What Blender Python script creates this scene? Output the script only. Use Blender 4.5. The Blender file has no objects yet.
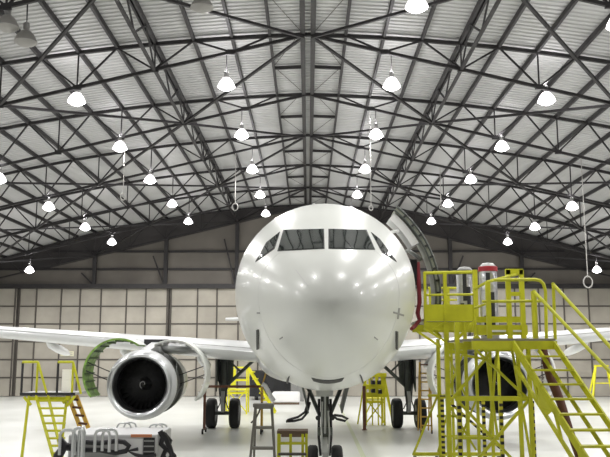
import bpy, bmesh, math, random
import numpy as np
from mathutils import Vector, Matrix
from mathutils.bvhtree import BVHTree
random.seed(7)
C = bpy.context.scene.collection
SC = bpy.context.scene
PI = math.pi

# ------------------------------------------------------------------ camera
FPX, CW, CH = 780.0, 610.0, 457.0
HORIZ, VPX, CAMH = 352.0, 308.0, 3.0
PITCH = math.atan((HORIZ - CH / 2) / FPX)
YAW = math.atan((VPX - CW / 2) / FPX)
cd = bpy.data.cameras.new('camera')
cd.sensor_width = 36.0
cd.lens = FPX * 36.0 / CW
cd.clip_end = 300
cam = bpy.data.objects.new('camera', cd)
C.objects.link(cam)
cam.location = (0, 0, CAMH)
cam.rotation_euler = (PI / 2 + PITCH, 0, YAW)
SC.camera = cam
CR = cam.rotation_euler.to_matrix()


def ray(px, py):
    return CR @ Vector(((px - CW / 2) / FPX, -(py - CH / 2) / FPX, -1.0))


def at(px, py, Y):
    """world point on the sight line of a photo pixel at distance Y down the hangar"""
    d = ray(px, py)
    return Vector((0, 0, CAMH)) + d * (Y / d.y)


# ------------------------------------------------------------------ materials
def mat(name, col, rough=0.6, metal=0.0, noise=0.0, nscale=4.0, coat=0.0, bump=0.0, spec=None):
    m = bpy.data.materials.new(name)
    m.use_nodes = True
    nt = m.node_tree
    b = nt.nodes['Principled BSDF']
    b.inputs['Base Color'].default_value = (*col, 1)
    b.inputs['Roughness'].default_value = rough
    b.inputs['Metallic'].default_value = metal
    if coat:
        b.inputs['Coat Weight'].default_value = coat
        b.inputs['Coat Roughness'].default_value = 0.06
    if spec is not None:
        b.inputs['Specular IOR Level'].default_value = spec
    if noise or bump:
        tc = nt.nodes.new('ShaderNodeTexCoord')
        n = nt.nodes.new('ShaderNodeTexNoise')
        n.inputs['Scale'].default_value = nscale
        n.inputs['Detail'].default_value = 4
        nt.links.new(tc.outputs['Object'], n.inputs['Vector'])
        if noise:
            r = nt.nodes.new('ShaderNodeValToRGB')
            r.color_ramp.elements[0].position = 0.3
            r.color_ramp.elements[1].position = 0.7
            r.color_ramp.elements[0].color = (*[c * (1 - noise) for c in col], 1)
            r.color_ramp.elements[1].color = (*[min(1, c * (1 + noise)) for c in col], 1)
            nt.links.new(n.outputs['Fac'], r.inputs['Fac'])
            nt.links.new(r.outputs['Color'], b.inputs['Base Color'])
        if bump:
            bp = nt.nodes.new('ShaderNodeBump')
            bp.inputs['Strength'].default_value = bump
            bp.inputs['Distance'].default_value = 0.03
            nt.links.new(n.outputs['Fac'], bp.inputs['Height'])
            nt.links.new(bp.outputs['Normal'], b.inputs['Normal'])
    return m


def emis(name, col, strength):
    m = bpy.data.materials.new(name)
    m.use_nodes = True
    b = m.node_tree.nodes['Principled BSDF']
    b.inputs['Base Color'].default_value = (*col, 1)
    b.inputs['Emission Color'].default_value = (*col, 1)
    b.inputs['Emission Strength'].default_value = strength
    return m


def stripe_mat(name, a, c, period):
    m = mat(name, a, 0.55)
    nt = m.node_tree
    b = nt.nodes['Principled BSDF']
    g = nt.nodes.new('ShaderNodeTexCoord')
    s = nt.nodes.new('ShaderNodeSeparateXYZ')
    nt.links.new(g.outputs['Object'], s.inputs['Vector'])
    md = nt.nodes.new('ShaderNodeMath'); md.operation = 'PINGPONG'
    md.inputs[1].default_value = period
    nt.links.new(s.outputs['Z'], md.inputs[0])
    gt = nt.nodes.new('ShaderNodeMath'); gt.operation = 'GREATER_THAN'
    gt.inputs[1].default_value = period / 2
    nt.links.new(md.outputs[0], gt.inputs[0])
    mx = nt.nodes.new('ShaderNodeMix'); mx.data_type = 'RGBA'
    mx.inputs['A'].default_value = (*a, 1)
    mx.inputs['B'].default_value = (*c, 1)
    nt.links.new(gt.outputs[0], mx.inputs['Factor'])
    nt.links.new(mx.outputs['Result'], b.inputs['Base Color'])
    return m


M = dict(
    steel=mat('dark_roof_steel', (0.024, 0.022, 0.023), 0.6, noise=0.25),
    deck=mat('roof_sheet', (0.46, 0.46, 0.455), 0.5, noise=0.06, nscale=0.6),
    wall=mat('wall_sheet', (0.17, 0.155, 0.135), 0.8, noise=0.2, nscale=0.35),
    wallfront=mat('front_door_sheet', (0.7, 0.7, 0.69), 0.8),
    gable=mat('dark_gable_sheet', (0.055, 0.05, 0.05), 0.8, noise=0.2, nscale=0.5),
    wallside=mat('side_wall_sheet', (0.25, 0.24, 0.23), 0.8, noise=0.1),
    door=mat('hangar_door_sheet', (0.37, 0.345, 0.295), 0.75, noise=0.16, nscale=0.5),
    mull=mat('door_frame_steel', (0.085, 0.075, 0.065), 0.7),
    white=mat('aircraft_white_paint', (0.72, 0.735, 0.695), 0.3, coat=0.25, noise=0.03, nscale=0.7),
    wing=mat('wing_pale_grey_paint', (0.60, 0.61, 0.61), 0.3, coat=0.3),
    glass=mat('cockpit_glass', (0.018, 0.024, 0.022), 0.06, coat=0.5),
    seal=mat('window_seal', (0.05, 0.05, 0.048), 0.6),
    black=mat('black_part', (0.005, 0.005, 0.005), 0.55),
    rubber=mat('tyre_rubber', (0.014, 0.014, 0.015), 0.75, noise=0.2),
    hub=mat('wheel_hub_grey', (0.32, 0.32, 0.33), 0.4, metal=0.4),
    gear=mat('gear_grey_green', (0.085, 0.095, 0.085), 0.5, noise=0.2),
    gearlight=mat('gear_pale_grey', (0.45, 0.46, 0.45), 0.4),
    chrome=mat('polished_lip', (0.50, 0.51, 0.52), 0.3, metal=1.0),
    duct=mat('inlet_liner', (0.010, 0.010, 0.011), 0.5),
    fan=mat('fan_blade_dark', (0.006, 0.006, 0.0065), 0.6),
    nacelle=mat('nacelle_grey_paint', (0.47, 0.48, 0.48), 0.35, coat=0.2),
    case=mat('fan_case_dark', (0.03, 0.032, 0.026), 0.5, noise=0.4),
    cowlrib=mat('dark_green_rib', (0.05, 0.10, 0.02), 0.6),
    green=mat('green_primer', (0.15, 0.27, 0.045), 0.55, noise=0.5, nscale=5),
    yellow=mat('yellow_paint', (0.50, 0.50, 0.014), 0.5, noise=0.12),
    yellow2=mat('bright_yellow_paint', (0.78, 0.74, 0.02), 0.5, noise=0.1),
    orange=mat('orange_yellow_paint', (0.62, 0.38, 0.06), 0.55),
    grating=mat('deck_grating', (0.25, 0.23, 0.18), 0.8),
    red=mat('red_padding', (0.15, 0.008, 0.015), 0.7, noise=0.2),
    brown=mat('rusty_brown', (0.10, 0.035, 0.02), 0.7),
    brownrail=mat('red_brown_paint', (0.16, 0.06, 0.035), 0.6),
    board=mat('worn_board', (0.15, 0.10, 0.07), 0.8),
    alu=mat('ladder_aluminium', (0.20, 0.19, 0.165), 0.45, metal=0.5),
    foil=mat('silver_foil', (0.62, 0.62, 0.65), 0.3, metal=0.9, bump=1.0, nscale=9),
    foilband=mat('red_band', (0.35, 0.02, 0.03), 0.5),
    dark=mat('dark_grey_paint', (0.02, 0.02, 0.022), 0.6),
    grey=mat('mid_grey_paint', (0.30, 0.30, 0.29), 0.6),
    cartgrey=mat('cart_grey_paint', (0.50, 0.50, 0.50), 0.5),
    pale=mat('pale_grey_paint', (0.66, 0.66, 0.65), 0.45),
    tube=mat('bright_steel_tube', (0.62, 0.63, 0.63), 0.3, metal=0.6),
    hose=mat('black_hose', (0.014, 0.013, 0.016), 0.5),
    whitehose=mat('white_duct', (0.92, 0.91, 0.92), 0.6),
    rope=mat('pale_rope', (0.40, 0.39, 0.37), 0.8),
    lamphouse=mat('lamp_housing', (0.12, 0.12, 0.12), 0.5),
    lampoff=mat('lamp_reflector_clear', (0.32, 0.31, 0.29), 0.35),
    sign=mat('sign_face', (0.68, 0.66, 0.48), 0.6),
    doorgrey=mat('cabin_door_olive_grey', (0.30, 0.31, 0.25), 0.5),
    doorwhite=mat('white_door_paint', (0.92, 0.90, 0.82), 0.6),
    lampglass=emis('lamp_reflector_lit', (1.0, 0.96, 0.98), 2.6),
    lens=emis('lamp_glow', (1.0, 0.97, 0.97), 9.0),
    hazard=stripe_mat('hazard_stripes', (0.55, 0.50, 0.03), (0.012, 0.012, 0.012), 0.06),
    line=mat('floor_line_paint', (0.66, 0.70, 0.52), 0.5),
    stripe=mat('orange_strip', (0.50, 0.19, 0.09), 0.6),
)


def floor_mat():
    m = bpy.data.materials.new('painted_floor')
    m.use_nodes = True
    nt = m.node_tree
    b = nt.nodes['Principled BSDF']
    tc = nt.nodes.new('ShaderNodeTexCoord')
    n = nt.nodes.new('ShaderNodeTexNoise')
    n.inputs['Scale'].default_value = 0.35
    n.inputs['Detail'].default_value = 6
    nt.links.new(tc.outputs['Object'], n.inputs['Vector'])
    r = nt.nodes.new('ShaderNodeValToRGB')
    r.color_ramp.elements[0].position = 0.35
    r.color_ramp.elements[1].position = 0.7
    r.color_ramp.elements[0].color = (0.72, 0.73, 0.69, 1)
    r.color_ramp.elements[1].color = (0.82, 0.83, 0.80, 1)
    nt.links.new(n.outputs['Fac'], r.inputs['Fac'])
    nt.links.new(r.outputs['Color'], b.inputs['Base Color'])
    rr = nt.nodes.new('ShaderNodeMapRange')
    rr.inputs['To Min'].default_value = 0.22
    rr.inputs['To Max'].default_value = 0.42
    nt.links.new(n.outputs['Fac'], rr.inputs['Value'])
    nt.links.new(rr.outputs['Result'], b.inputs['Roughness'])
    return m


M['floor'] = floor_mat()

# ------------------------------------------------------------------ object helpers
WL = {}   # world location of each object's origin


def thing(name, label, cat, loc=(0, 0, 0), group=None):
    o = bpy.data.objects.new(name, None)
    C.objects.link(o)
    o.empty_display_size = 0.2
    o.location = loc
    WL[o] = Vector(loc)
    o['label'] = label
    o['category'] = cat
    if group:
        o['group'] = group
    return o


def tag(o, label, cat, group=None):
    o['label'] = label
    o['category'] = cat
    if group:
        o['group'] = group
    return o


class MB:
    """collects shapes in world coordinates; build() links them as one mesh object"""

    def __init__(s):
        s.v, s.f = [], []

    def add(s, vs, fs):
        k = len(s.v)
        s.v += [Vector(v) for v in vs]
        s.f += [tuple(i + k for i in f) for f in fs]
        return s

    def box(s, c, size, rot=None):
        c = Vector(c)
        hx, hy, hz = [q / 2 for q in size]
        vs = [Vector((x, y, z)) for x in (-hx, hx) for y in (-hy, hy) for z in (-hz, hz)]
        if rot is not None:
            vs = [rot @ v for v in vs]
        return s.add([c + v for v in vs], [(0, 1, 3, 2), (4, 6, 7, 5), (0, 4, 5, 1), (2, 3, 7, 6), (0, 2, 6, 4), (1, 5, 7, 3)])

    def b2(s, a, b):
        a, b = Vector(a), Vector(b)
        return s.box((a + b) / 2, [abs(q) for q in (b - a)])

    def bar(s, p, q, w, h=None, up=(0, 0, 1)):
        """rectangular bar from p to q, w wide, h deep"""
        h = h or w
        p, q = Vector(p), Vector(q)
        d = (q - p).normalized()
        u = Vector(up)
        if abs(d.dot(u)) > 0.97:
            u = Vector((0, 1, 0))
        sx = d.cross(u).normalized()
        uz = sx.cross(d).normalized()
        vs = []
        for e in (p, q):
            for a, b in ((-1, -1), (1, -1), (1, 1), (-1, 1)):
                vs.append(e + sx * (a * w / 2) + uz * (b * h / 2))
        return s.add(vs, [(3, 2, 1, 0), (4, 5, 6, 7), (0, 1, 5, 4), (1, 2, 6, 5), (2, 3, 7, 6), (3, 0, 4, 7)])

    def tube(s, pts, r, n=8, closed=False):
        pts = [Vector(p) for p in pts]
        m = len(pts)
        rings = []
        prev = None
        for i, p in enumerate(pts):
            if closed:
                d = pts[(i + 1) % m] - pts[i - 1]
            else:
                d = pts[min(i + 1, m - 1)] - pts[max(i - 1, 0)]
            d.normalize()
            if prev is None:
                u = Vector((0, 0, 1)) if abs(d.z) < 0.9 else Vector((0, 1, 0))
                a = d.cross(u).normalized()
            else:
                a = (prev - d * prev.dot(d)).normalized()
            prev = a
            b = d.cross(a)
            rr = r[i] if isinstance(r, (list, tuple)) else r
            rings.append([p + (a * math.cos(2 * PI * k / n) + b * math.sin(2 * PI * k / n)) * rr for k in range(n)])
        vs = [v for ring in rings for v in ring]
        fs = []
        for i in range(m if closed else m - 1):
            j = (i + 1) % m
            for k in range(n):
                fs.append((i * n + k, i * n + (k + 1) % n, j * n + (k + 1) % n, j * n + k))
        if not closed:
            fs.append(tuple(range(n - 1, -1, -1)))
            fs.append(tuple((m - 1) * n + k for k in range(n)))
        return s.add(vs, fs)

    def lathe(s, c, axis, prof, n=32, a0=0.0, a1=2 * PI):
        """prof: (radius, distance along axis)"""
        c, ax = Vector(c), Vector(axis).normalized()
        u = Vector((0, 0, 1)) if abs(ax.z) < 0.9 else Vector((0, 1, 0))
        a = ax.cross(u).normalized()
        b = ax.cross(a)
        full = abs(a1 - a0 - 2 * PI) < 1e-6
        m = n if full else n + 1
        vs, fs = [], []
        for r, t in prof:
            for k in range(m):
                th = a0 + (a1 - a0) * k / n
                vs.append(c + ax * t + (a * math.cos(th) + b * math.sin(th)) * r)
        for i in range(len(prof) - 1):
            for k in range(n):
                k2 = (k + 1) % m
                fs.append((i * m + k, i * m + k2, (i + 1) * m + k2, (i + 1) * m + k))
        return s.add(vs, fs)

    def prism(s, poly, off):
        poly = [Vector(p) for p in poly]
        off = Vector(off)
        n = len(poly)
        return s.add(poly + [p + off for p in poly],
                     [tuple(range(n - 1, -1, -1)), tuple(range(n, 2 * n))] + [(i, (i + 1) % n, n + (i + 1) % n, n + i) for i in range(n)])

    def build(s, name, m, parent=None, smooth=False, origin=None, label=None, angle=None):
        if parent is not None:
            org = WL[parent]
        elif origin is not None:
            org = Vector(origin)
        else:
            lo = [min(v[i] for v in s.v) for i in range(3)]
            hi = [max(v[i] for v in s.v) for i in range(3)]
            org = Vector(((lo[0] + hi[0]) / 2, (lo[1] + hi[1]) / 2, lo[2]))
        me = bpy.data.meshes.new(name)
        me.from_pydata([tuple(v - org) for v in s.v], [], s.f)
        me.materials.append(m)
        bm = bmesh.new()
        bm.from_mesh(me)
        bmesh.ops.remove_doubles(bm, verts=bm.verts, dist=1e-5)
        bmesh.ops.recalc_face_normals(bm, faces=bm.faces)
        bm.to_mesh(me)
        bm.free()
        if smooth:
            for p in me.polygons:
                p.use_smooth = True
            try:
                me.set_sharp_from_angle(angle=math.radians(angle or 40))
            except Exception:
                pass
        o = bpy.data.objects.new(name, me)
        C.objects.link(o)
        if parent is not None:
            o.parent = parent
        else:
            o.location = org
        WL[o] = Vector(org)
        if label:
            o['label'] = label
        return o


def structure(o):
    o['kind'] = 'structure'
    return o


def arc_pts(c, u, v, r, a0, a1, n):
    return [Vector(c) + Vector(u) * (r * math.cos(a0 + (a1 - a0) * i / n)) + Vector(v) * (r * math.sin(a0 + (a1 - a0) * i / n)) for i in range(n + 1)]


def dup(o, loc, label):
    c = o.copy()
    C.objects.link(c)
    c.location = loc
    c['label'] = label
    WL[c] = Vector(loc)
    for ch in list(o.children):
        d = ch.copy()
        C.objects.link(d)
        d.parent = c
        for g in list(ch.children):
            e = g.copy()
            C.objects.link(e)
            e.parent = d
    return c


ORD = ['first', 'second', 'third', 'fourth', 'fifth', 'sixth', 'seventh', 'eighth', 'ninth', 'tenth', 'eleventh', 'twelfth',
       'thirteenth', 'fourteenth', 'fifteenth', 'sixteenth', 'seventeenth', 'eighteenth', 'nineteenth', 'twentieth', 'twenty-first', 'twenty-second']

# ------------------------------------------------------------------ hangar shell
HX, Y0, Y1 = 27.4, -8.0, 54.6
ZR = 13.25                       # ridge node height
PS = 1.245                       # purlin spacing


def ztop(x):
    x = abs(x)
    return ZR - 0.03 * x - 0.007 * x * x


def zbot(x):
    return ZR - 0.24 * abs(x)


structure(MB().b2((-HX - .3, Y0 - .3, -0.2), (HX + .3, Y1 + .3, 0)).build('floor', M['floor']))
# ribbed roof sheet
rb = MB()
xs = [HX * (-1 + 2 * i / 44) for i in range(45)]
ys = []
y = Y0
while y < Y1:
    ys += [(y, 0.0), (y + .11, 0.0), (y + .135, .04), (y + .225, .04)]
    y += .25
ys.append((Y1, 0.0))
vs = [(x, yy, ztop(x) + .16 + dz) for yy, dz in ys for x in xs]
n = len(xs)
fs = [(i * n + k, i * n + k + 1, (i + 1) * n + k + 1, (i + 1) * n + k) for i in range(len(ys) - 1) for k in range(n - 1)]
rb.add(vs, fs)
structure(rb.build('ceiling', M['deck']))
zs = ztop(HX) + .2
structure(MB().b2((-HX - .25, Y0 - .2, 0), (-HX, Y1 + .2, zs)).build('wall_left', M['wallside']))
structure(MB().b2((HX, Y0 - .2, 0), (HX + .25, Y1 + .2, zs)).build('wall_right', M['wallside']))


def end_wall(name, ya, yb, m, z0=0.0):
    mb = MB()
    pts = [(x, ya, ztop(x) + .22) for x in xs]
    mb.prism([(-HX, ya, z0)] + pts + [(HX, ya, z0)], (0, yb - ya, 0))
    return structure(mb.build(name, m))


DOORH = 7.35
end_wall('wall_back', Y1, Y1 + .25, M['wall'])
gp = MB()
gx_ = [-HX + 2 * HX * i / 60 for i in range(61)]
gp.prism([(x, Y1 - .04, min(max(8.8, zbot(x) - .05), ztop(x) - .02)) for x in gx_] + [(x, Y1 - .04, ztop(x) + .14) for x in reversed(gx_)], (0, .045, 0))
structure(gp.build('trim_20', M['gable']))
end_wall('wall_front', Y0 - .25, Y0, M['wallfront'])

# hangar door leaves on the back wall
YD = 54.3
leafs = [(-26.6, -20.25, None), (-20.1, -9.72, [12, 35, 60, 79, 100, 125.5, 145]), (-9.55, .75, [197, 216.5, 238, 258, 280]),
         (.9, 11.1, None), (11.25, 21.5, [492, 516, 540, 565, 590]), (21.65, 26.9, None)]
for i, (a, b, px) in enumerate(leafs):
    yy = YD - (.0 if i % 2 else .12)
    d = structure(MB().b2((a, yy, 0.03), (b, yy + .1, DOORH)).build('door_%d' % (i + 1), M['door']))
    if px:
        mx = [at(p, 330, yy).x for p in px]
    else:
        k = max(2, round((b - a) / 1.6))
        mx = [a + (b - a) * j / k for j in range(1, k)]
    for x in [a + .06] + mx + [b - .06]:
        MB().b2((x - .045, yy - .07, .03), (x + .045, yy + .002, DOORH)).build('mullion', M['mull'], d)
    for j in range(1, 6):
        z = DOORH - 1.215 * j
        MB().b2((a, yy - .05, z - .045), (b, yy + .001, z + .045)).build('rail', M['mull'], d)
# header beam, girts, posts
structure(MB().b2((-HX, YD - .35, DOORH + .0), (HX, Y1, DOORH + .32)).build('trim_1', M['steel']))
for i, z in enumerate((8.75, 10.0)):
    hw = 26 if i == 0 else 17
    structure(MB().b2((-HX if i == 0 else -18, Y1 - .14, z - .07), (HX if i == 0 else 18, Y1, z + .07)).build('trim_%d' % (i + 2), M['steel']))
k = 4
for s in (-1, 1):
    for j in (1, 2, 3):
        x = s * 4 * PS * j
        m = MB().b2((x - .13, Y1 - .4, DOORH + .3), (x + .13, Y1 - .18, zbot(x) + .05))
        m.bar((x - s * .06 if j == 9 else x - .9 * (1 if s < 0 else -1), Y1 - .3, zbot(x) - 1.2), (x - .12 * (1 if s < 0 else -1), Y1 - .3, DOORH + .35), .1)
        structure(m.build('trim_%d' % k, M['steel']))
        k += 1

# ------------------------------------------------------------------ roof trusses
TY = [18.2, 24.2, 30.2, 36.2, 42.2, 48.2, 54.1]
NN = 10     # bottom nodes per side at every second purlin
for ti, ty in enumerate(TY):
    where = ['over the nose tip, first in view', 'second in view', 'third in view', 'fourth in view', 'fifth in view', 'sixth in view', 'against the back wall'][ti]
    t = thing('roof_truss', 'dark steel roof truss spanning the hangar, ' + where, 'roof truss', (0, ty, ZR), 'roof trusses')
    for s in (-1, 1):
        top = MB()
        bot = MB()
        px = [s * PS * i for i in range(0, 23)]
        for a, b in zip(px[:-1], px[1:]):
            top.bar((a, ty, ztop(a)), (b, ty, ztop(b)), .10, .12)
        xe = s * PS * 18
        nb = [(s * .15)] + [s * PS * 2 * i for i in range(1, NN + 1)]
        zb = lambda x: max(zbot(x), ztop(x) - 1.55 + .0) if abs(x) > 18 else zbot(x)
        for a, b in zip(nb[:-1], nb[1:]):
            bot.bar((a, ty, zb(a)), (b, ty, zb(b)), .085, .10)
        top.build('top_chord', M['steel'], t)
        bot.build('bottom_chord', M['steel'], t)
        for i in range(1, NN + 1):
            x = nb[i]
            p = (x, ty, zb(x))
            for o in (-1, 1):
                xx = x + s * o * PS
                MB().bar(p, (xx, ty, ztop(xx)), .055).build('web', M['steel'], t)
            if i >= 2:
                MB().bar(p, (x, ty, ztop(x)), .045).build('web', M['steel'], t)
            MB().box((x, ty, zb(x)), (.26, .08, .16)).build('gusset_plate', M['steel'], t)

# purlins
for s in (-1, 1):
    sd = 'left' if s < 0 else 'right'
    for i in range(0, 22):
        x = s * (PS * i if i else .17)
        pw = .042 if i else .08
        if abs(x) > HX:
            continue
        o = MB().b2((x - pw, Y0, ztop(x) - .02), (x + pw, Y1, ztop(x) + .16)).build('purlin', M['steel'])
        tag(o, ('dark ridge purlin running down the hangar, %s of the pair' % sd) if i == 0 else
            'dark purlin under the roof sheets, %s on the %s of the ridge' % (ORD[i - 1], sd), 'purlin', 'roof purlins')
# short struts between the ridge and the first purlin
for s in (-1, 1):
    sd = 'left' if s < 0 else 'right'
    for j, ty in enumerate(TY[:-1]):
        m = MB().bar((s * .2, ty + 3, ztop(0) + .03), (s * PS, ty + 3, ztop(PS) + .03), .08, .12)
        o = m.build('ridge_strut', M['steel'])
        tag(o, 'short strut beside the ridge, %s bay in view, %s side' % (ORD[j], sd), 'roof strut', 'ridge struts')
        m = MB()
        m.tube([(s * .25, ty + .1, ztop(0) + .1), (s * PS, ty + 3, ztop(PS) + .1)], .012, 5)
        m.tube([(s * .25, ty + 5.9, ztop(0) + .1), (s * PS, ty + 3, ztop(PS) + .1)], .012, 5)
        o = m.build('sag_rod', M['mull'])
        tag(o, 'thin pair of sag rods beside the ridge, %s bay in view, %s side' % (ORD[j], sd), 'rod', 'sag rods')
# lengthwise bracing trusses
for s in (-1, 1):
    for q, node in enumerate((2,)):
        sd = 'left' if s < 0 else 'right'
        x = s * PS * 2 * node
        t = thing('bracing_truss', 'lengthwise bracing truss of zigzag steel under the roof, %s of the ridge' % sd, 'bracing truss',
                  (x, 36, zbot(x)), 'lengthwise bracing trusses')
        zb, zt = zbot(x), ztop(x)
        MB().bar((x, TY[0], zb), (x, TY[-1], zb), .09, .09).build('bottom_chord', M['steel'], t)
        if q == 0:
            for ty in TY[:-1]:
                for k in range(4):
                    a = (x, ty + 1.5 * k, zb if k % 2 == 0 else zt)
                    b = (x, ty + 1.5 * (k + 1), zt if k % 2 == 0 else zb)
                    MB().bar(a, b, .05).build('web', M['steel'], t)
        x2 = x + s * .12
        MB().bar((x2, TY[0], zt + .03), (x2, TY[-1], zt + .03), .06, .14).build('top_chord', M['steel'], t)
# diagonal braces in the bottom chord plane
for s in (-1, 1):
    sd = 'left' if s < 0 else 'right'
    for j in range(len(TY) - 1):
        # ridge nodes at odd trusses (24.2, 36.2, 48.2)
        nodesA = [0, 4, 8] if j % 2 == 1 else [2, 6]
        for na in nodesA:
            for nb_ in (na - 2, na + 2):
                if nb_ < 0 or nb_ > 8:
                    continue
                xa, xb = s * max(.15, PS * 2 * na), s * max(.15, PS * 2 * nb_)
                o = MB().bar((xa, TY[j], zbot(xa) + (0 if na else -.05)), (xb, TY[j + 1], zbot(xb) + (0 if nb_ else -.05)), .085, .085).build('diagonal_brace', M['steel'])
                lo, hi = sorted((na, nb_))
                tag(o, 'long diagonal roof brace, %s bay in view, %s from the ridge on the %s' % (ORD[j], ORD[lo // 2], sd), 'roof brace', 'diagonal roof braces')

# ------------------------------------------------------------------ lamps
LR, LD = .29, .10


def lamp_proto(lit, label, loc):
    t = thing('high_bay_lamp', label, 'lamp', loc, 'high bay lamps')
    L = Vector(loc)
    MB().lathe(L, (0, 0, 1), [(.0, .52), (.06, .52), (.08, .49), (.08, .36), (.06, .33), (.06, .28)], 16).build('housing', M['grey'], t, smooth=True)
    MB().lathe(L, (0, 0, 1), [(.06, .32), (.12, .29), (.20, .20), (.265, .08), (LR, 0), (LR - .01, 0), (.25, .07), (.185, .185), (.11, .275), (.06, .29)], 24).build('reflector', M['lampglass'] if lit else M['lampoff'], t, smooth=True)
    MB().lathe(L, (0, 0, 1), [(.0, -.12), (.11, -.105), (.21, -.055), (LR - .012, .012), (.20, .05), (.0, .06)], 24).build('lens', M['lens'] if lit else M['lampoff'], t, smooth=True)
    return t


rightx = [2.72, 7.72, 12.45, 17.9]
cols = [(2.65, 11.5), (7.5, 11.0), (12.25, 9.7), (17.3, 7.95)]
rows = [12.2, 18.4, 24.3, 30.2, 36.2, 42.3, 48.2]
cword = ['innermost', 'second out', 'third out', 'outermost']
rword = ['row ahead of the nose', 'first row in view', 'second row in view', 'third row in view', 'fourth row in view', 'fifth row in view', 'last row by the back wall']
protos = {}
POWER = 600
ld = bpy.data.lights.new('lamp_light', 'SPOT')
ld.energy = POWER
ld.spot_size = math.radians(172)
ld.spot_blend = 0.5
ld.shadow_soft_size = 0.2
ld.color = (1.0, 0.985, 0.965)
lu = bpy.data.lights.new('lamp_upglow', 'POINT')
lu.energy = POWER * 0.10
lu.shadow_soft_size = 0.1
lu.color = (1.0, 0.97, 1.0)


def place_lamp(x, y, z, label, lit=True):
    if lit not in protos:
        o = protos[lit] = lamp_proto(lit, label, (x, y, z))
    else:
        o = dup(protos[lit], (x, y, z), label)
    return o


rods = []
for ri, y in enumerate(rows):
    for ci, (x, z) in enumerate(cols):
        if ci == 3 and ri not in (0, 1, 3, 5, 6):
            continue
        for s in (-1, 1):
            x = cols[ci][0] if s < 0 else rightx[ci]
            sd = 'left' if s < 0 else 'right'
            off = (s < 0 and ri == 1 and ci in (0, 1))
            lab = '%s high bay lamp, %s, %s on the %s' % ('unlit' if off else 'lit', rword[ri], cword[ci], sd)
            place_lamp(s * x, y, z, lab, not off)
            # rod from the lamp to the truss node
            rods.append((s * x, y, z + .6, s, ci))
            if not off:
                for d, dz in ((ld, -.24), (lu, .62)):
                    l = bpy.data.objects.new(d.name, d)
                    C.objects.link(l)
                    l.location = (s * x, y, z + dz)
lamps = [o for o in C.objects if o.name.startswith('high_bay_lamp') and o.parent is None]
for o in lamps:
    x, y, z = o.location
    zt = (zbot(x) if y > 17 else ztop(x)) + .02
    MB().tube([(x, y, z + .5), (x, y, max(zt, z + .65))], .014, 6).build('hanging_rod', M['steel'], o)

# second unlit lamp hanging beside the outer unlit one (pair in the top left corner)
place_lamp(-7.15, 18.75, 10.75, 'unlit high bay lamp hanging close against another at top left, lower of the two', False)
MB().tube([(-7.15, 18.75, 11.35), (-7.15, 18.6, ztop(7.15))], .014, 6).build('hanging_rod', M['steel'], [o for o in C.objects if o.name.startswith('high_bay_lamp') and o.parent is None][-1])

# ropes with rings
for (tx, ty_, bx, by, Y, rr, lab) in [
        (124, 150, 123, 197, 30.2, .095, 'thin pale rope with a ring end hanging at upper left'),
        (236, 165, 235, 207, 36.2, .13, 'thin pale rope with a ring end left of the cockpit roof'),
        (372, 120, 371, 208, 30.2, .07, 'thin pale rope hanging just right of the cockpit roof'),
        (440, 150, 441, 207, 36.2, .07, 'thin pale rope hanging above the open cabin door'),
        (577, 160, 588, 282, 30.2, .17, 'thin pale rope with a large ring end at far right')]:
    b = at(bx, by, Y)
    p = Vector((b.x, Y, zbot(b.x)))
    t = thing('hanging_rope', lab, 'rope', p, 'hanging ropes')
    MB().tube([p, b + Vector((0, 0, rr))], .017, 6).build('rope', M['rope'], t)
    MB().tube(arc_pts(b, (1, 0, 0), (0, 0, 1.3), rr, 0, 2 * PI, 20)[:-1], .025, 6, closed=True).build('ring', M['rope'], t)

# ------------------------------------------------------------------ airliner
AX, AY, ZC = 0.36, 12.2, 4.26
plane = thing('airliner', 'white twin-engine airliner parked nose-on in the hangar with opened engine cowls', 'airplane', (AX, AY + 12, 0))


def pchip(xs, ys, q):
    xs = np.array(xs, float); ys = np.array(ys, float)
    h = np.diff(xs); d = np.diff(ys) / h
    m = np.zeros(len(xs))
    for i in range(1, len(xs) - 1):
        if d[i - 1] * d[i] > 0:
            w1, w2 = 2 * h[i] + h[i - 1], h[i] + 2 * h[i - 1]
            m[i] = (w1 + w2) / (w1 / d[i - 1] + w2 / d[i])
    m[0], m[-1] = d[0], d[-1]
    i = int(np.clip(np.searchsorted(xs, q) - 1, 0, len(xs) - 2))
    t = (q - xs[i]) / h[i]
    return ((2 * t**3 - 3 * t**2 + 1) * ys[i] + (t**3 - 2 * t**2 + t) * h[i] * m[i] + (-2 * t**3 + 3 * t**2) * ys[i + 1] + (t**3 - t**2) * h[i] * m[i + 1])


TIP = -0.55
U = [0, .3, .5, .75, 1.0, 1.265, 1.45, 1.61, 1.8, 2.0, 2.25, 2.5, 2.8]
TOP = [TIP, -.27, -.03, .24, .51, .82, 1.08, 1.36, 1.62, 1.84, 1.99, 2.06, 2.07]
BOT = [TIP, -.83, -1.03, -1.28, -1.52, -1.74, -1.86, -1.94, -2.0, -2.04, -2.06, -2.07, -2.07]
WID = [0, .32, .53, .79, 1.04, 1.29, 1.46, 1.60, 1.75, 1.87, 1.95, 1.97, 1.975]
TS = [24, 27, 30, 33, 35.5, 37.5]
TT = [2.07, 2.07, 2.03, 1.93, 1.78, 1.5]
TB = [-2.07, -1.75, -1.05, -.15, .55, 1.0]
TW = [1.975, 1.88, 1.55, 1.02, .58, .2]


def section(sv):
    if sv < 7.84:
        u = math.sqrt(max(sv, 0))
        return pchip(U, WID, u), pchip(U, TOP, u), pchip(U, BOT, u)
    if sv < 24:
        return 1.975, 2.07, -2.07
    return pchip(TS, TW, sv), pchip(TS, TT, sv), pchip(TS, TB, sv)


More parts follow.
